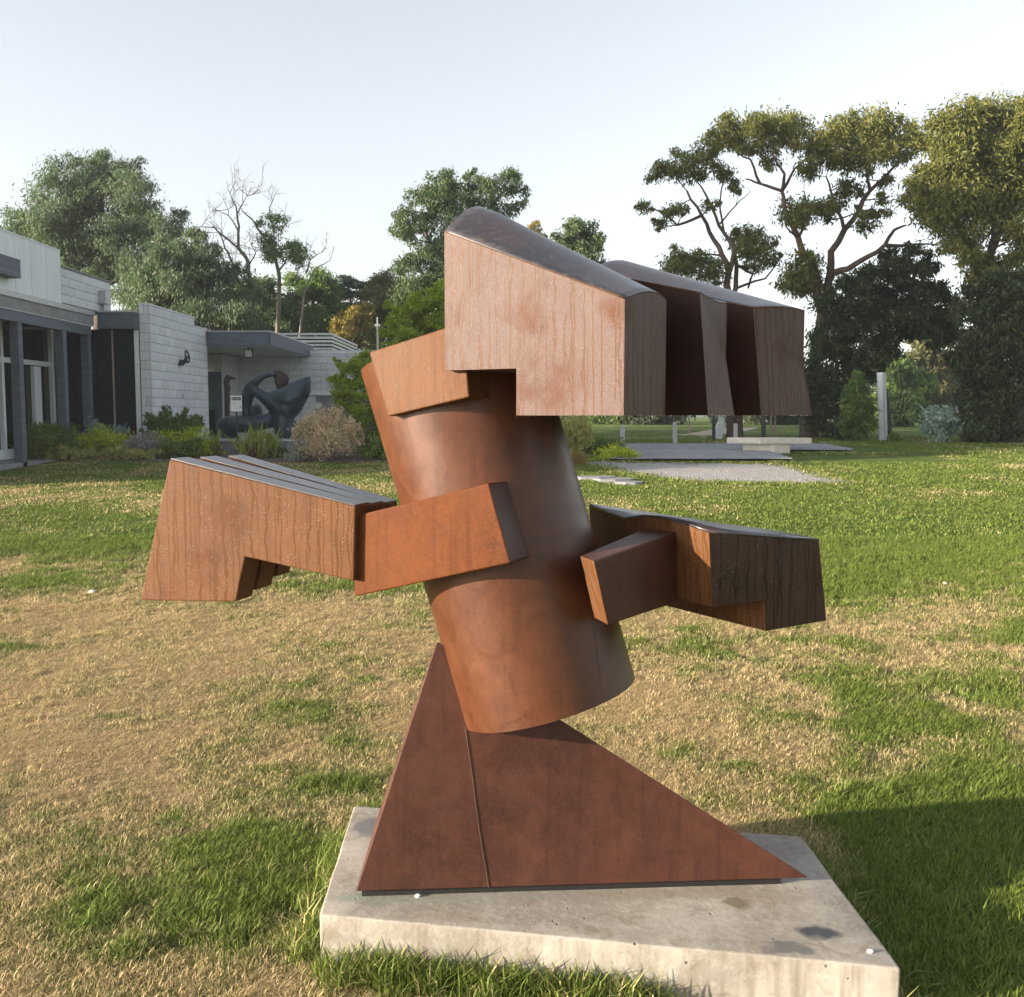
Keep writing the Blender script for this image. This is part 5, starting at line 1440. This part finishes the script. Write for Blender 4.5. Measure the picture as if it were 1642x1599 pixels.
# lime wattle
tree('wattle_bush', 21.5, (650, 735), [([(650, 735), (648, 680), (640, 600), (660, 520)], .06, .015), ([(648, 690), (600, 630), (560, 600)], .04, .01), ([(645, 640), (700, 560), (705, 490)], .04, .01)],
     [(708, 462, 12), (722, 480, 16), (690, 478, 14), (672, 486, 14), (655, 500, 15), (700, 500, 18), (632, 496, 9), (622, 488, 6), (640, 512, 15), (670, 518, 20), (705, 530, 22), (735, 510, 20), (650, 535, 20), (625, 530, 12), (685, 550, 22), (630, 558, 16), (660, 565, 20), (735, 560, 20),
      (590, 580, 14), (575, 590, 14), (608, 590, 16), (556, 590, 10), (545, 582, 7), (534, 612, 9), (545, 625, 13), (565, 615, 15), (590, 615, 18), (612, 625, 18), (575, 645, 18), (600, 655, 20), (630, 640, 20), (550, 645, 10), (590, 685, 20), (620, 690, 22), (650, 620, 22), (610, 720, 18), (580, 715, 14)],
     'lime', 'bark', 'bright lime green feathery bush behind the left shoulder of the sculpture', cat='bush', leaf_len=.10, leaf_w=.024, dens=1.5, droop=-.1, up=.35, depth=.5, seed=71, twig=3, max_leaf=2500)

# strappy plants with red stems
def strap_plant(d, px, bot, n, hpx, label, seed, spread=14):
    rng = random.Random(seed)
    c = P(px, bot, d); c.z = float(gz(c.x, c.y))
    t = thing('strappy_plant', c, label, 'plant', 'strappy plants in front of the dark bronze')
    s = d / FPX; V = []; F = []
    for k in range(n):
        a = rng.gauss(0, 1); b_ = rng.gauss(0, .6)
        L = hpx * s * rng.uniform(.6, 1.1); tip = c + Vector((a * spread * s * .6, b_ * spread * s * .5, L))
        root = c + Vector((rng.gauss(0, .05), rng.gauss(0, .05), .1 * rng.random()))
        mid_ = root.lerp(tip, .55) + Vector((-a * .02, 0, .03)); w = rng.uniform(.012, .024)
        i = len(V)
        V += [root - Vector((w*.7, 0, 0)), root + Vector((w*.7, 0, 0)), mid_ + Vector((w, 0.004, 0)), mid_ - Vector((w, -.004, 0)), tip]
        F += [(i, i+1, i+2, i+3), (i+3, i+2, i+4)]
    me_ = bpy.data.meshes.new('leaf'); me_.from_pydata([tuple(q - c) for q in V], [], F); me_.materials.append(LEAF['strap'])
    at = me_.attributes.new('tint', 'FLOAT', 'FACE'); at.data.foreach_set('value', np.random.default_rng(seed).random(len(F)).astype(np.float32))
    o = link(bpy.data.objects.new('foliage', me_)); attach(o, t)
    mb = MB()
    for k in range(n):
        a = rng.gauss(0, 1)
        mb.tube(wobble([c + Vector((rng.gauss(0, .06), rng.gauss(0, .06), -.02)), c + Vector((a * spread * s * .45, rng.gauss(0, .08), hpx * s * rng.uniform(.25, .55)))], .1, 3), [.012, .009, .007, .004], 4)
    mb.build('stem', LEAF['red'], t)
strap_plant(19.8, 392, 737, 26, 52, 'spiky strap leaved plant with tangled red stems before the bronze lobe', 1, 26)
strap_plant(19.9, 416, 737, 26, 58, 'strap leaved plant, middle one before the bronze', 2, 24)
strap_plant(20.1, 436, 734, 18, 50, 'strap leaved plant nearest the pink shrub', 3, 22)
strap_plant(20.6, 346, 728, 20, 44, 'green strappy tuft beside the block wall foot', 4, 14)

# ------------------------------------------------------------------ bench, bollards, posts at the right
BN = 21.0
bq = [P(1165, 712, BN + .35), P(1220, 712, BN - .1), P(1302, 712, BN + .05)]
zt_, zb_ = P(1220, 702.5, BN - .1).z, P(1220, 712, BN - .1).z
plan = [Vector((bq[0].x, bq[0].y, 0)), Vector((bq[1].x, bq[1].y, 0)), Vector((bq[2].x, bq[2].y, 0))]
plan.append(plan[2] + (plan[0] - plan[1]) * 1.15)
bnch = thing('stone_bench', ((plan[0].x + plan[2].x) / 2, BN + .3, float(gz(5, BN))), 'pale stone slab bench on a block base at the edge of the deck', 'bench')
MB().prism([p + Vector((0, 0, zb_)) for p in plan], [p + Vector((0, 0, zt_)) for p in plan]).build('seat', M['stone'], bnch, bevel=.008)
cb_ = [Vector((P(1192, 728, BN + .25).x, BN + .30, 0)), Vector((P(1241, 728, BN).x, BN - .02, 0)), Vector((P(1268, 728, BN).x, BN + .05, 0))]
cb_.append(cb_[2] + (cb_[0] - cb_[1]) * 1.0)
zg = P(1241, 729, BN).z
MB().prism([p + Vector((0, 0, zg - .1)) for p in cb_], [p + Vector((0, 0, zb_ - .002)) for p in cb_]).build('base', M['stone'], bnch, bevel=.006)

def post(name, px, top, bot, d, w, mat, label, cat, group, lean=0, cap=None):
    b_ = P(px, bot, d); b_.z = min(b_.z, float(gz(b_.x, b_.y)) + .06)
    t_ = P(px + lean, top, d)
    t = thing(name, b_, label, cat, group)
    hw = w / 2
    A = [b_ + Vector((sx * hw, sy * hw, -.25)) for sx, sy in ((-1, -1), (1, -1), (1, 1), (-1, 1))]
    B = [t_ + Vector((sx * hw * .96, sy * hw * .96, 0)) for sx, sy in ((-1, -1), (1, -1), (1, 1), (-1, 1))]
    MB().prism(A, B).build('shaft', mat, t, bevel=.006)
    if cap: MB().prism([p + Vector((0, 0, .002)) for p in B], [p.lerp(t_, .35) + Vector((0, 0, .03)) for p in B]).build('cap', cap, t)
    return t
gb = 'timber bollards along the deck'
post('bollard', 998, 684, 724, 24.5, .11, M['bollard'], 'pale square bollard behind the yellow flowering shrub', 'bollard', gb, cap=M['bollard'])
post('bollard', 1083, 678.5, 721, 25, .10, M['bollard'], 'pale square bollard standing alone at the back of the deck', 'bollard', gb, lean=-1, cap=M['bollard'])
post('bollard', 1179.5, 681, 718, 25.5, .095, M['bollard'], 'pale square bollard right behind the stone bench', 'bollard', gb, cap=M['bollard'])
post('bollard', 1078, 699, 712, 34, .06, M['bark'], 'small dark stump post beside the sandy path', 'post', None)
gs = 'thin pale saplings on the far lawn'
for px, top, lean, lb in ((1106, 668, -2.5, 'pale thin sapling stem left of the dark posts'), (1189.5, 668, 0, 'pale thin sapling stem right of the twin trunks'), (1238, 668, -3, 'thin sapling stem behind the stone bench, left of a pair'), (1243, 668, -1, 'thin sapling stem behind the stone bench, right of a pair')):
    b_ = P(px, 704, 33); b_.z = float(gz(b_.x, b_.y))
    t = thing('sapling', b_, lb, 'sapling', gs)
    tp = P(px + lean, 655, 33)
    MB().tube(wobble([b_ + Vector((0, 0, -.1)), b_.lerp(tp, .6), tp], .02), [.035, .033, .03, .028, .025, .022, .02], 6).build('trunk', M['bark_pale'], t, smooth=True)
    V, F, T = leaf_cloud([tuple(tp + Vector((0, 0, .5)))], [.6], [350], .16, .06, .6, 8, .3, 0, 1.2, int(px))
    fast_obj('crown', V, F, LEAF['dark'], t, attr={'tint': ('FACE', T)})
# dark steel uprights beyond the deck
gp = 'dark steel uprights beyond the deck'
for px, bot, w, lb in ((1144.5, 718, .085, 'black steel upright beside the curved grey blade'), (1224.5, 703, .10, 'black steel upright behind the stone bench'), (1284, 702, .07, 'black steel upright nearest the large gum trunk')):
    post('steel_upright', px, 640, bot, 27, w, M['black_metal'], lb, 'post', gp)
# twin brown trunks
for px, w, lb in ((1172, .13, 'brown trunk left of the pale bollard behind the bench'), (1184.5, .12, 'brown trunk right of the pale bollard behind the bench')):
    b_ = P(px, 716, 28); b_.z = float(gz(b_.x, b_.y)) - .1
    t = thing('straight_tree', b_, lb, 'tree', 'twin trunks behind the bench')
    tp = P(px, 600, 28.1)
    MB().tube(wobble([b_, b_.lerp(tp, .5), tp], .02), [w * 1.2, w, w, w, w * .95, w * .9, w * .85], 8).build('trunk', M['bark_dark'], t, smooth=True)
    V, F, T = leaf_cloud([tuple(tp), tuple(tp + Vector((.2, 0, .6)))], [.7, .7], [900, 900], .17, .06, .6, 8, .3, 0, 1, int(px))
    fast_obj('crown', V, F, LEAF['dark'], t, attr={'tint': ('FACE', T)})
# curved grey blade sculpture
cbp = [(1149, 719, .09), (1150, 708, .11), (1152, 696, .13), (1155, 684, .12), (1156.5, 674, .08), (1155, 664, .04)]
b_ = P(1150, 718, 28)
t = thing('curved_blade', b_, 'small curved blue grey blade sculpture beyond the deck', 'sculpture')
v = []; f = []
for i, (px, py, w) in enumerate(cbp):
    c_ = P(px, py, 28)
    v += [c_ + Vector((-w, -.03, 0)), c_ + Vector((w, -.06, 0)), c_ + Vector((w, .06, 0)), c_ + Vector((-w, .03, 0))]
    if i:
        a = 4 * i - 4
        f += [(a + k, a + (k + 1) % 4, a + 4 + (k + 1) % 4, a + 4 + k) for k in range(4)]
f += [(3, 2, 1, 0), (len(v)-4, len(v)-3, len(v)-2, len(v)-1)]
obj('blade', v, f, M['metal_grey'], t, bevel=.01)

# pale marker post made of two folded plates
MPd = 27.0
mp_b, mp_t = P(1418, 721, MPd), P(1413.5, 597.5, MPd)
mp = thing('marker_post', mp_b, 'tall pale grey folded metal marker post on the right lawn', 'post')
w = .195 / 2 * 1.1
def sect(c, k): return [c + Vector((x * k, y * k, 0)) for x, y in ((-w, .06), (-w, -.02), (-w*.1, -.09), (w*.05, -.03), (w*.2, -.09), (w, -.03), (w, .06))]
MB().prism(sect(mp_b + Vector((0, 0, -.3)), 1), sect(mp_t, 1)).build('shaft', M['white_panel'], mp)
pr = thing('far_pole', P(1431, 690, 60), 'thin white pole far behind the pale marker post', 'pole')
MB().tube([P(1431, 690, 60), P(1430.5, 569, 60)], [.05, .035], 6).build('mast', M['sign_white'], pr)

# flagstones in the lawn left of the gravel
gf = 'flagstones in the lawn'
for (px, py, sx, sy, rz, lb) in ((948, 767, .42, .20, .1, 'grey flagstone in the lawn, nearest the leaning column'), (980, 770, .36, .19, -.1, 'middle grey flagstone in the lawn below the gravel'), (1006, 775, .22, .18, .2, 'small grey flagstone in the lawn, farthest from the column')):
    p = GT(px, py)
    bmx = bmesh.new(); nv = 9
    top = [bmx.verts.new((sx * math.cos(2*math.pi*k/nv) * random.uniform(.85, 1.1), sy * 1.6 * math.sin(2*math.pi*k/nv) * random.uniform(.85, 1.1), 0)) for k in range(nv)]
    fc = bmx.faces.new(top); ex = bmesh.ops.extrude_face_region(bmx, geom=[fc])
    for q in [e for e in ex['geom'] if isinstance(e, bmesh.types.BMVert)]: q.co.z -= .08
    bmesh.ops.recalc_face_normals(bmx, faces=bmx.faces)
    me_ = bpy.data.meshes.new('flagstone'); bmx.to_mesh(me_); bmx.free(); me_.materials.append(M['paver'])
    o = link(bpy.data.objects.new('flagstone', me_)); o.location = p + Vector((0, 0, .03)); o.rotation_euler.z = rz
    tag(o, lb, 'flagstone', gf)

# ------------------------------------------------------------------ grass: blades gathered in tufts, scattered over the lawn
def blade_mat():
    m = bpy.data.materials.new('grass_blades'); m.use_nodes = True; nt = m.node_tree
    for n in list(nt.nodes): nt.nodes.remove(n)
    out = N(nt, 'ShaderNodeOutputMaterial')
    dry = N(nt, 'ShaderNodeAttribute', attribute_name='dry'); dry.attribute_type = 'INSTANCER'
    rnd = N(nt, 'ShaderNodeAttribute', attribute_name='rnd'); rnd.attribute_type = 'INSTANCER'
    bl = N(nt, 'ShaderNodeAttribute', attribute_name='tint').outputs['Fac']
    g = mixc(nt, bl, (.074, .128, .016), (.20, .27, .052))
    g = mixc(nt, math_(nt, 'MULTIPLY', rnd.outputs['Fac'], .5), g, (.19, .22, .045))
    d = mixc(nt, bl, (.42, .31, .16), (.74, .58, .34))
    d = mixc(nt, math_(nt, 'MULTIPLY', rnd.outputs['Fac'], .35), d, (.36, .30, .12))
    k = math_(nt, 'ADD', dry.outputs['Fac'], math_(nt, 'MULTIPLY', math_(nt, 'SUBTRACT', bl, .5), .75))
    c = mixc(nt, ramp(nt, k, .30, .70), g, d)
    p = N(nt, 'ShaderNodeBsdfPrincipled'); nt.links.new(c, p.inputs['Base Color']); p.inputs['Roughness'].default_value = .6; p.inputs['Specular IOR Level'].default_value = .25
    t = N(nt, 'ShaderNodeBsdfTranslucent'); nt.links.new(c, t.inputs[0])
    mx = N(nt, 'ShaderNodeMixShader'); mx.inputs[0].default_value = .3
    nt.links.new(p.outputs[0], mx.inputs[1]); nt.links.new(t.outputs[0], mx.inputs[2]); nt.links.new(mx.outputs[0], out.inputs[0])
    return m
M['blade'] = blade_mat()

def tuft_mesh(name, n, radius, hmin, hmax, lean, width, seed, flat=0.0):
    rng = np.random.default_rng(seed); V = []; F = []; T = []
    for i in range(n):
        a = rng.uniform(0, 6.283); r = radius * math.sqrt(rng.random()); base = np.array([r*math.cos(a), r*math.sin(a), -.004])
        h = rng.uniform(hmin, hmax); th = rng.uniform(0, 6.283); le = abs(rng.normal(0, lean)) + flat
        le = min(le, 1.45)
        dirv = np.array([math.cos(th)*math.sin(le), math.sin(th)*math.sin(le), math.cos(le)])
        side = np.array([-math.sin(th + rng.normal(0, .6)), math.cos(th), 0]); side /= np.linalg.norm(side)
        w = width * rng.uniform(.6, 1.3)
        midp = base + dirv * h * .55; dir2 = dirv + np.array([math.cos(th)*.5, math.sin(th)*.5, -.30 - .25*flat]); dir2 /= np.linalg.norm(dir2)
        tip = midp + dir2 * h * .5; tip[2] = max(tip[2], .004)
        i0 = len(V)
        V += [base - side*w*.5, base + side*w*.5, midp + side*w*.42, midp - side*w*.42, tip]
        F += [(i0, i0+1, i0+2, i0+3), (i0+3, i0+2, i0+4)]
        t = rng.random(); T += [t, t]
    me = bpy.data.meshes.new(name); me.from_pydata([tuple(q) for q in V], [], F); me.materials.append(M['blade'])
    at = me.attributes.new('tint', 'FLOAT', 'FACE'); at.data.foreach_set('value', np.array(T, np.float32))
    return bpy.data.objects.new(name, me)

tuft_col = bpy.data.collections.new('tufts')
NG, ND = 4, 4
for i in range(NG): tuft_col.objects.link(tuft_mesh('a_green_tuft_%d' % i, 24, .034, .013, .036, .55, .0026, 100 + i))
for i in range(ND): tuft_col.objects.link(tuft_mesh('b_dry_tuft_%d' % i, 26, .042, .015, .042, .40, .0022, 200 + i, flat=.6))
for i in range(3): tuft_col.objects.link(tuft_mesh('c_long_tuft_%d' % i, 16, .03, .06, .15, .48, .0048, 300 + i))
for i in range(3): tuft_col.objects.link(tuft_mesh('d_far_tuft_%d' % i, 40, .17, .02, .045, .7, .009, 400 + i, flat=.2))

def grass_system(name, pts, kind, rotz, scl, dry, rnd, label=None):
    me = bpy.data.meshes.new(name)
    n = len(pts)
    me.vertices.add(n); me.vertices.foreach_set('co', np.asarray(pts, np.float32).ravel())
    for an, ty, val in (('kind_index', 'INT', kind), ('turn', 'FLOAT', rotz), ('size', 'FLOAT', scl), ('dry', 'FLOAT', dry), ('rnd', 'FLOAT', rnd)):
        a = me.attributes.new(an, ty, 'POINT'); a.data.foreach_set('value', np.asarray(val, np.int32 if ty == 'INT' else np.float32))
    o = link(bpy.data.objects.new(name, me))
    ng = bpy.data.node_groups.new('scatter_tufts', 'GeometryNodeTree')
    ng.interface.new_socket('Geometry', in_out='INPUT', socket_type='NodeSocketGeometry')
    ng.interface.new_socket('Geometry', in_out='OUTPUT', socket_type='NodeSocketGeometry')
    gi = ng.nodes.new('NodeGroupInput'); go = ng.nodes.new('NodeGroupOutput')
    ci = ng.nodes.new('GeometryNodeCollectionInfo'); ci.inputs['Collection'].default_value = tuft_col
    ci.inputs['Separate Children'].default_value = True; ci.inputs['Reset Children'].default_value = True
    ip = ng.nodes.new('GeometryNodeInstanceOnPoints'); ip.inputs['Pick Instance'].default_value = True
    def na(an, ty):
        q = ng.nodes.new('GeometryNodeInputNamedAttribute'); q.data_type = ty; q.inputs['Name'].default_value = an; return q.outputs['Attribute']
    mp = ng.nodes.new('GeometryNodeMeshToPoints')
    ng.links.new(gi.outputs[0], mp.inputs['Mesh'])
    ng.links.new(mp.outputs[0], ip.inputs['Points']); ng.links.new(ci.outputs[0], ip.inputs['Instance'])
    ng.links.new(na('kind_index', 'INT'), ip.inputs['Instance Index'])
    cx = ng.nodes.new('ShaderNodeCombineXYZ'); ng.links.new(na('turn', 'FLOAT'), cx.inputs[2])
    ng.links.new(cx.outputs[0], ip.inputs['Rotation'])
    ng.links.new(na('size', 'FLOAT'), ip.inputs['Scale'])
    ng.links.new(ip.outputs[0], go.inputs[0])
    md = o.modifiers.new('tufts', 'NODES'); md.node_group = ng
    o['kind'] = 'stuff'
    return o

def poly_mask(x, y, poly):
    inside = np.zeros(len(x), bool); n = len(poly)
    for i in range(n):
        x1, y1 = poly[i]; x2, y2 = poly[(i + 1) % n]
        c = ((y1 > y) != (y2 > y)) & (x < (x2 - x1) * (y - y1) / (y2 - y1 + 1e-12) + x1)
        inside ^= c
    return inside

plc = [(p.x, p.y) for p in pl_c]
grav = [(GT(*p).x, GT(*p).y) for p in GRAVEL_PIX]
bedp = [(GT(*p).x, GT(*p).y) for p in [(-60, 736), (80, 738), (240, 740.5), (300, 742), (420, 742), (600, 741), (700, 739), (760, 730), (760, 716), (600, 712), (330, 712), (200, 714), (-60, 724)]]
rng = np.random.default_rng(42)
bands = [(1.9, 3.6, 3300, 1.0), (3.6, 5.2, 2600, .95), (5.2, 7.5, 1900, 1.0), (7.5, 10.5, 900, 1.25)]
PT_, KI, TU, SZ, DR, RN = [], [], [], [], [], []
for (y0, y1, dens, sc0) in bands:
    xw = .52 * y1 + 1.2
    n = int(dens * (y1 - y0) * 2 * xw)
    x = rng.uniform(-xw, xw, n); y = rng.uniform(y0, y1, n)
    keep = np.abs(x) < .52 * y + 1.2
    x, y = x[keep], y[keep]
    keep = ~poly_mask(x, y, plc)
    x, y = x[keep], y[keep]; n = len(x)
    dr = dryness(x, y)
    isdry = (dr + rng.normal(0, .26, n)) > .5
    bare = (fbm(x * 2.6 + 40, y * 2.6, 3) > .66) & (rng.random(n) < .6)
    ki = np.where(isdry, NG + rng.integers(0, ND, n), rng.integers(0, NG, n))
    # longer growth hugging the slab and in the lush patch
    long_ = (~isdry) & (dr < .22) & (rng.random(n) < .03) & (y < 4.2)
    ki = np.where(long_, NG + ND + rng.integers(0, 3, n), ki)
    size = sc0 * rng.uniform(.7, 1.25, n) * (1 + .35 * (dr < .25)) * np.where(long_, .45, 1)
    z = gz(x, y)
    ok = ~bare
    PT_.append(np.stack([x, y, z], 1)[ok]); KI.append(ki[ok]); TU.append(rng.uniform(0, 6.283, n)[ok]); SZ.append(size[ok]); DR.append(dr[ok]); RN.append(rng.random(n)[ok])
# far lawn
for (y0, y1, dens, sc0) in [(10.5, 15, 80, 1.0), (15, 21, 50, 1.15), (21, 33, 16, 1.5)]:
    xw = .52 * y1 + 2
    n = int(dens * (y1 - y0) * 2 * xw)
    x = rng.uniform(-xw, xw, n); y = rng.uniform(y0, y1, n)
    keep = (np.abs(x) < .52 * y + 2) & ~poly_mask(x, y, grav) & ~poly_mask(x, y, bedp) & ~((x > 1.8) & (x < 8.7) & (y > dk0.y) & (y < 23.8)) & ~((x < -2) & (y > 19.6)) & ~((x < -8.5) & (y > 10))
    x, y = x[keep], y[keep]; n = len(x); dr = dryness(x, y)
    PT_.append(np.stack([x, y, gz(x, y)], 1)); KI.append(NG + ND + 3 + rng.integers(0, 3, n)); TU.append(rng.uniform(0, 6.283, n)); SZ.append(sc0 * rng.uniform(.7, 1.3, n)); DR.append(dr); RN.append(rng.random(n))
# turf creeping over the edges of the gravel and the deck
gp_ = np.array(grav); nxt = np.roll(gp_, -1, 0); L_ = np.linalg.norm(nxt - gp_, axis=1)
k_ = rng.choice(len(gp_), 420, p=L_ / L_.sum()); tt = rng.random(420)[:, None]
ep = gp_[k_] * (1 - tt) + nxt[k_] * tt + rng.normal(0, .07, (420, 2))
e2 = np.stack([np.concatenate([rng.uniform(5.0, 8.2, 160), np.full(60, 5.15) + rng.normal(0, .06, 60)]), np.concatenate([21.35 + np.abs(rng.normal(0, .12, 160)) * -1, rng.uniform(dk0.y, 21.4, 60)])], 1)
ep = np.concatenate([ep, e2]); n = len(ep)
PT_.append(np.stack([ep[:, 0], ep[:, 1], gz(ep[:, 0], ep[:, 1])], 1)); KI.append(NG + ND + 3 + rng.integers(0, 3, n)); TU.append(rng.uniform(0, 6.283, n)); SZ.append(rng.uniform(1.0, 2.0, n)); DR.append(np.clip(rng.normal(.2, .15, n), 0, 1)); RN.append(rng.random(n))
# long blades along the slab
edges = [(pl_c[0], pl_c[1], 330, (0, -1)), (pl_c[3], pl_c[0], 90, (-1, 0)), (pl_c[1], pl_c[2], 110, (1, 0))]
for a, b_, n, nrm in edges:
    t = rng.random(n)
    # thicker where the photograph shows thick clumps along the front
    if nrm == (0, -1):
        t = np.concatenate([rng.normal(.17, .09, 120), rng.normal(.36, .05, 70), rng.normal(.50, .05, 60), rng.uniform(0, .62, 90)]); t = t[(t > 0) & (t < 1)]; n = len(t)
    off = np.abs(rng.normal(0, .045, n)) + .012
    x = a.x + (b_.x - a.x) * t + nrm[0] * off; y = a.y + (b_.y - a.y) * t + nrm[1] * off
    z = gz(x, y)
    PT_.append(np.stack([x, y, z], 1)); KI.append(NG + ND + rng.integers(0, 3, n)); TU.append(rng.uniform(0, 6.283, n)); SZ.append(rng.uniform(.45, 1.0, n)); DR.append(np.clip(rng.normal(.15, .1, n), 0, 1)); RN.append(rng.random(n))
grass = grass_system('grass', np.concatenate(PT_), np.concatenate(KI), np.concatenate(TU), np.concatenate(SZ), np.concatenate(DR), np.concatenate(RN))
tag(grass, 'short patchy lawn grass, part green and part straw dry', 'grass', kind='stuff')

# ------------------------------------------------------------------ thin morning haze
hz = MB().box(-640, 640, -70, 940, -1.5, 24.0).build('haze', None)
hm = bpy.data.materials.new('morning_haze'); hm.use_nodes = True
hn_ = hm.node_tree
for q in list(hn_.nodes): hn_.nodes.remove(q)
ho = hn_.nodes.new('ShaderNodeOutputMaterial'); hv = hn_.nodes.new('ShaderNodeVolumePrincipled')
hv.inputs['Color'].default_value = (.86, .92, 1.0, 1); hv.inputs['Density'].default_value = .0008; hv.inputs['Anisotropy'].default_value = .35
hn_.links.new(hv.outputs[0], ho.inputs['Volume'])
hz.data.materials.append(hm)
hz['kind'] = 'stuff'
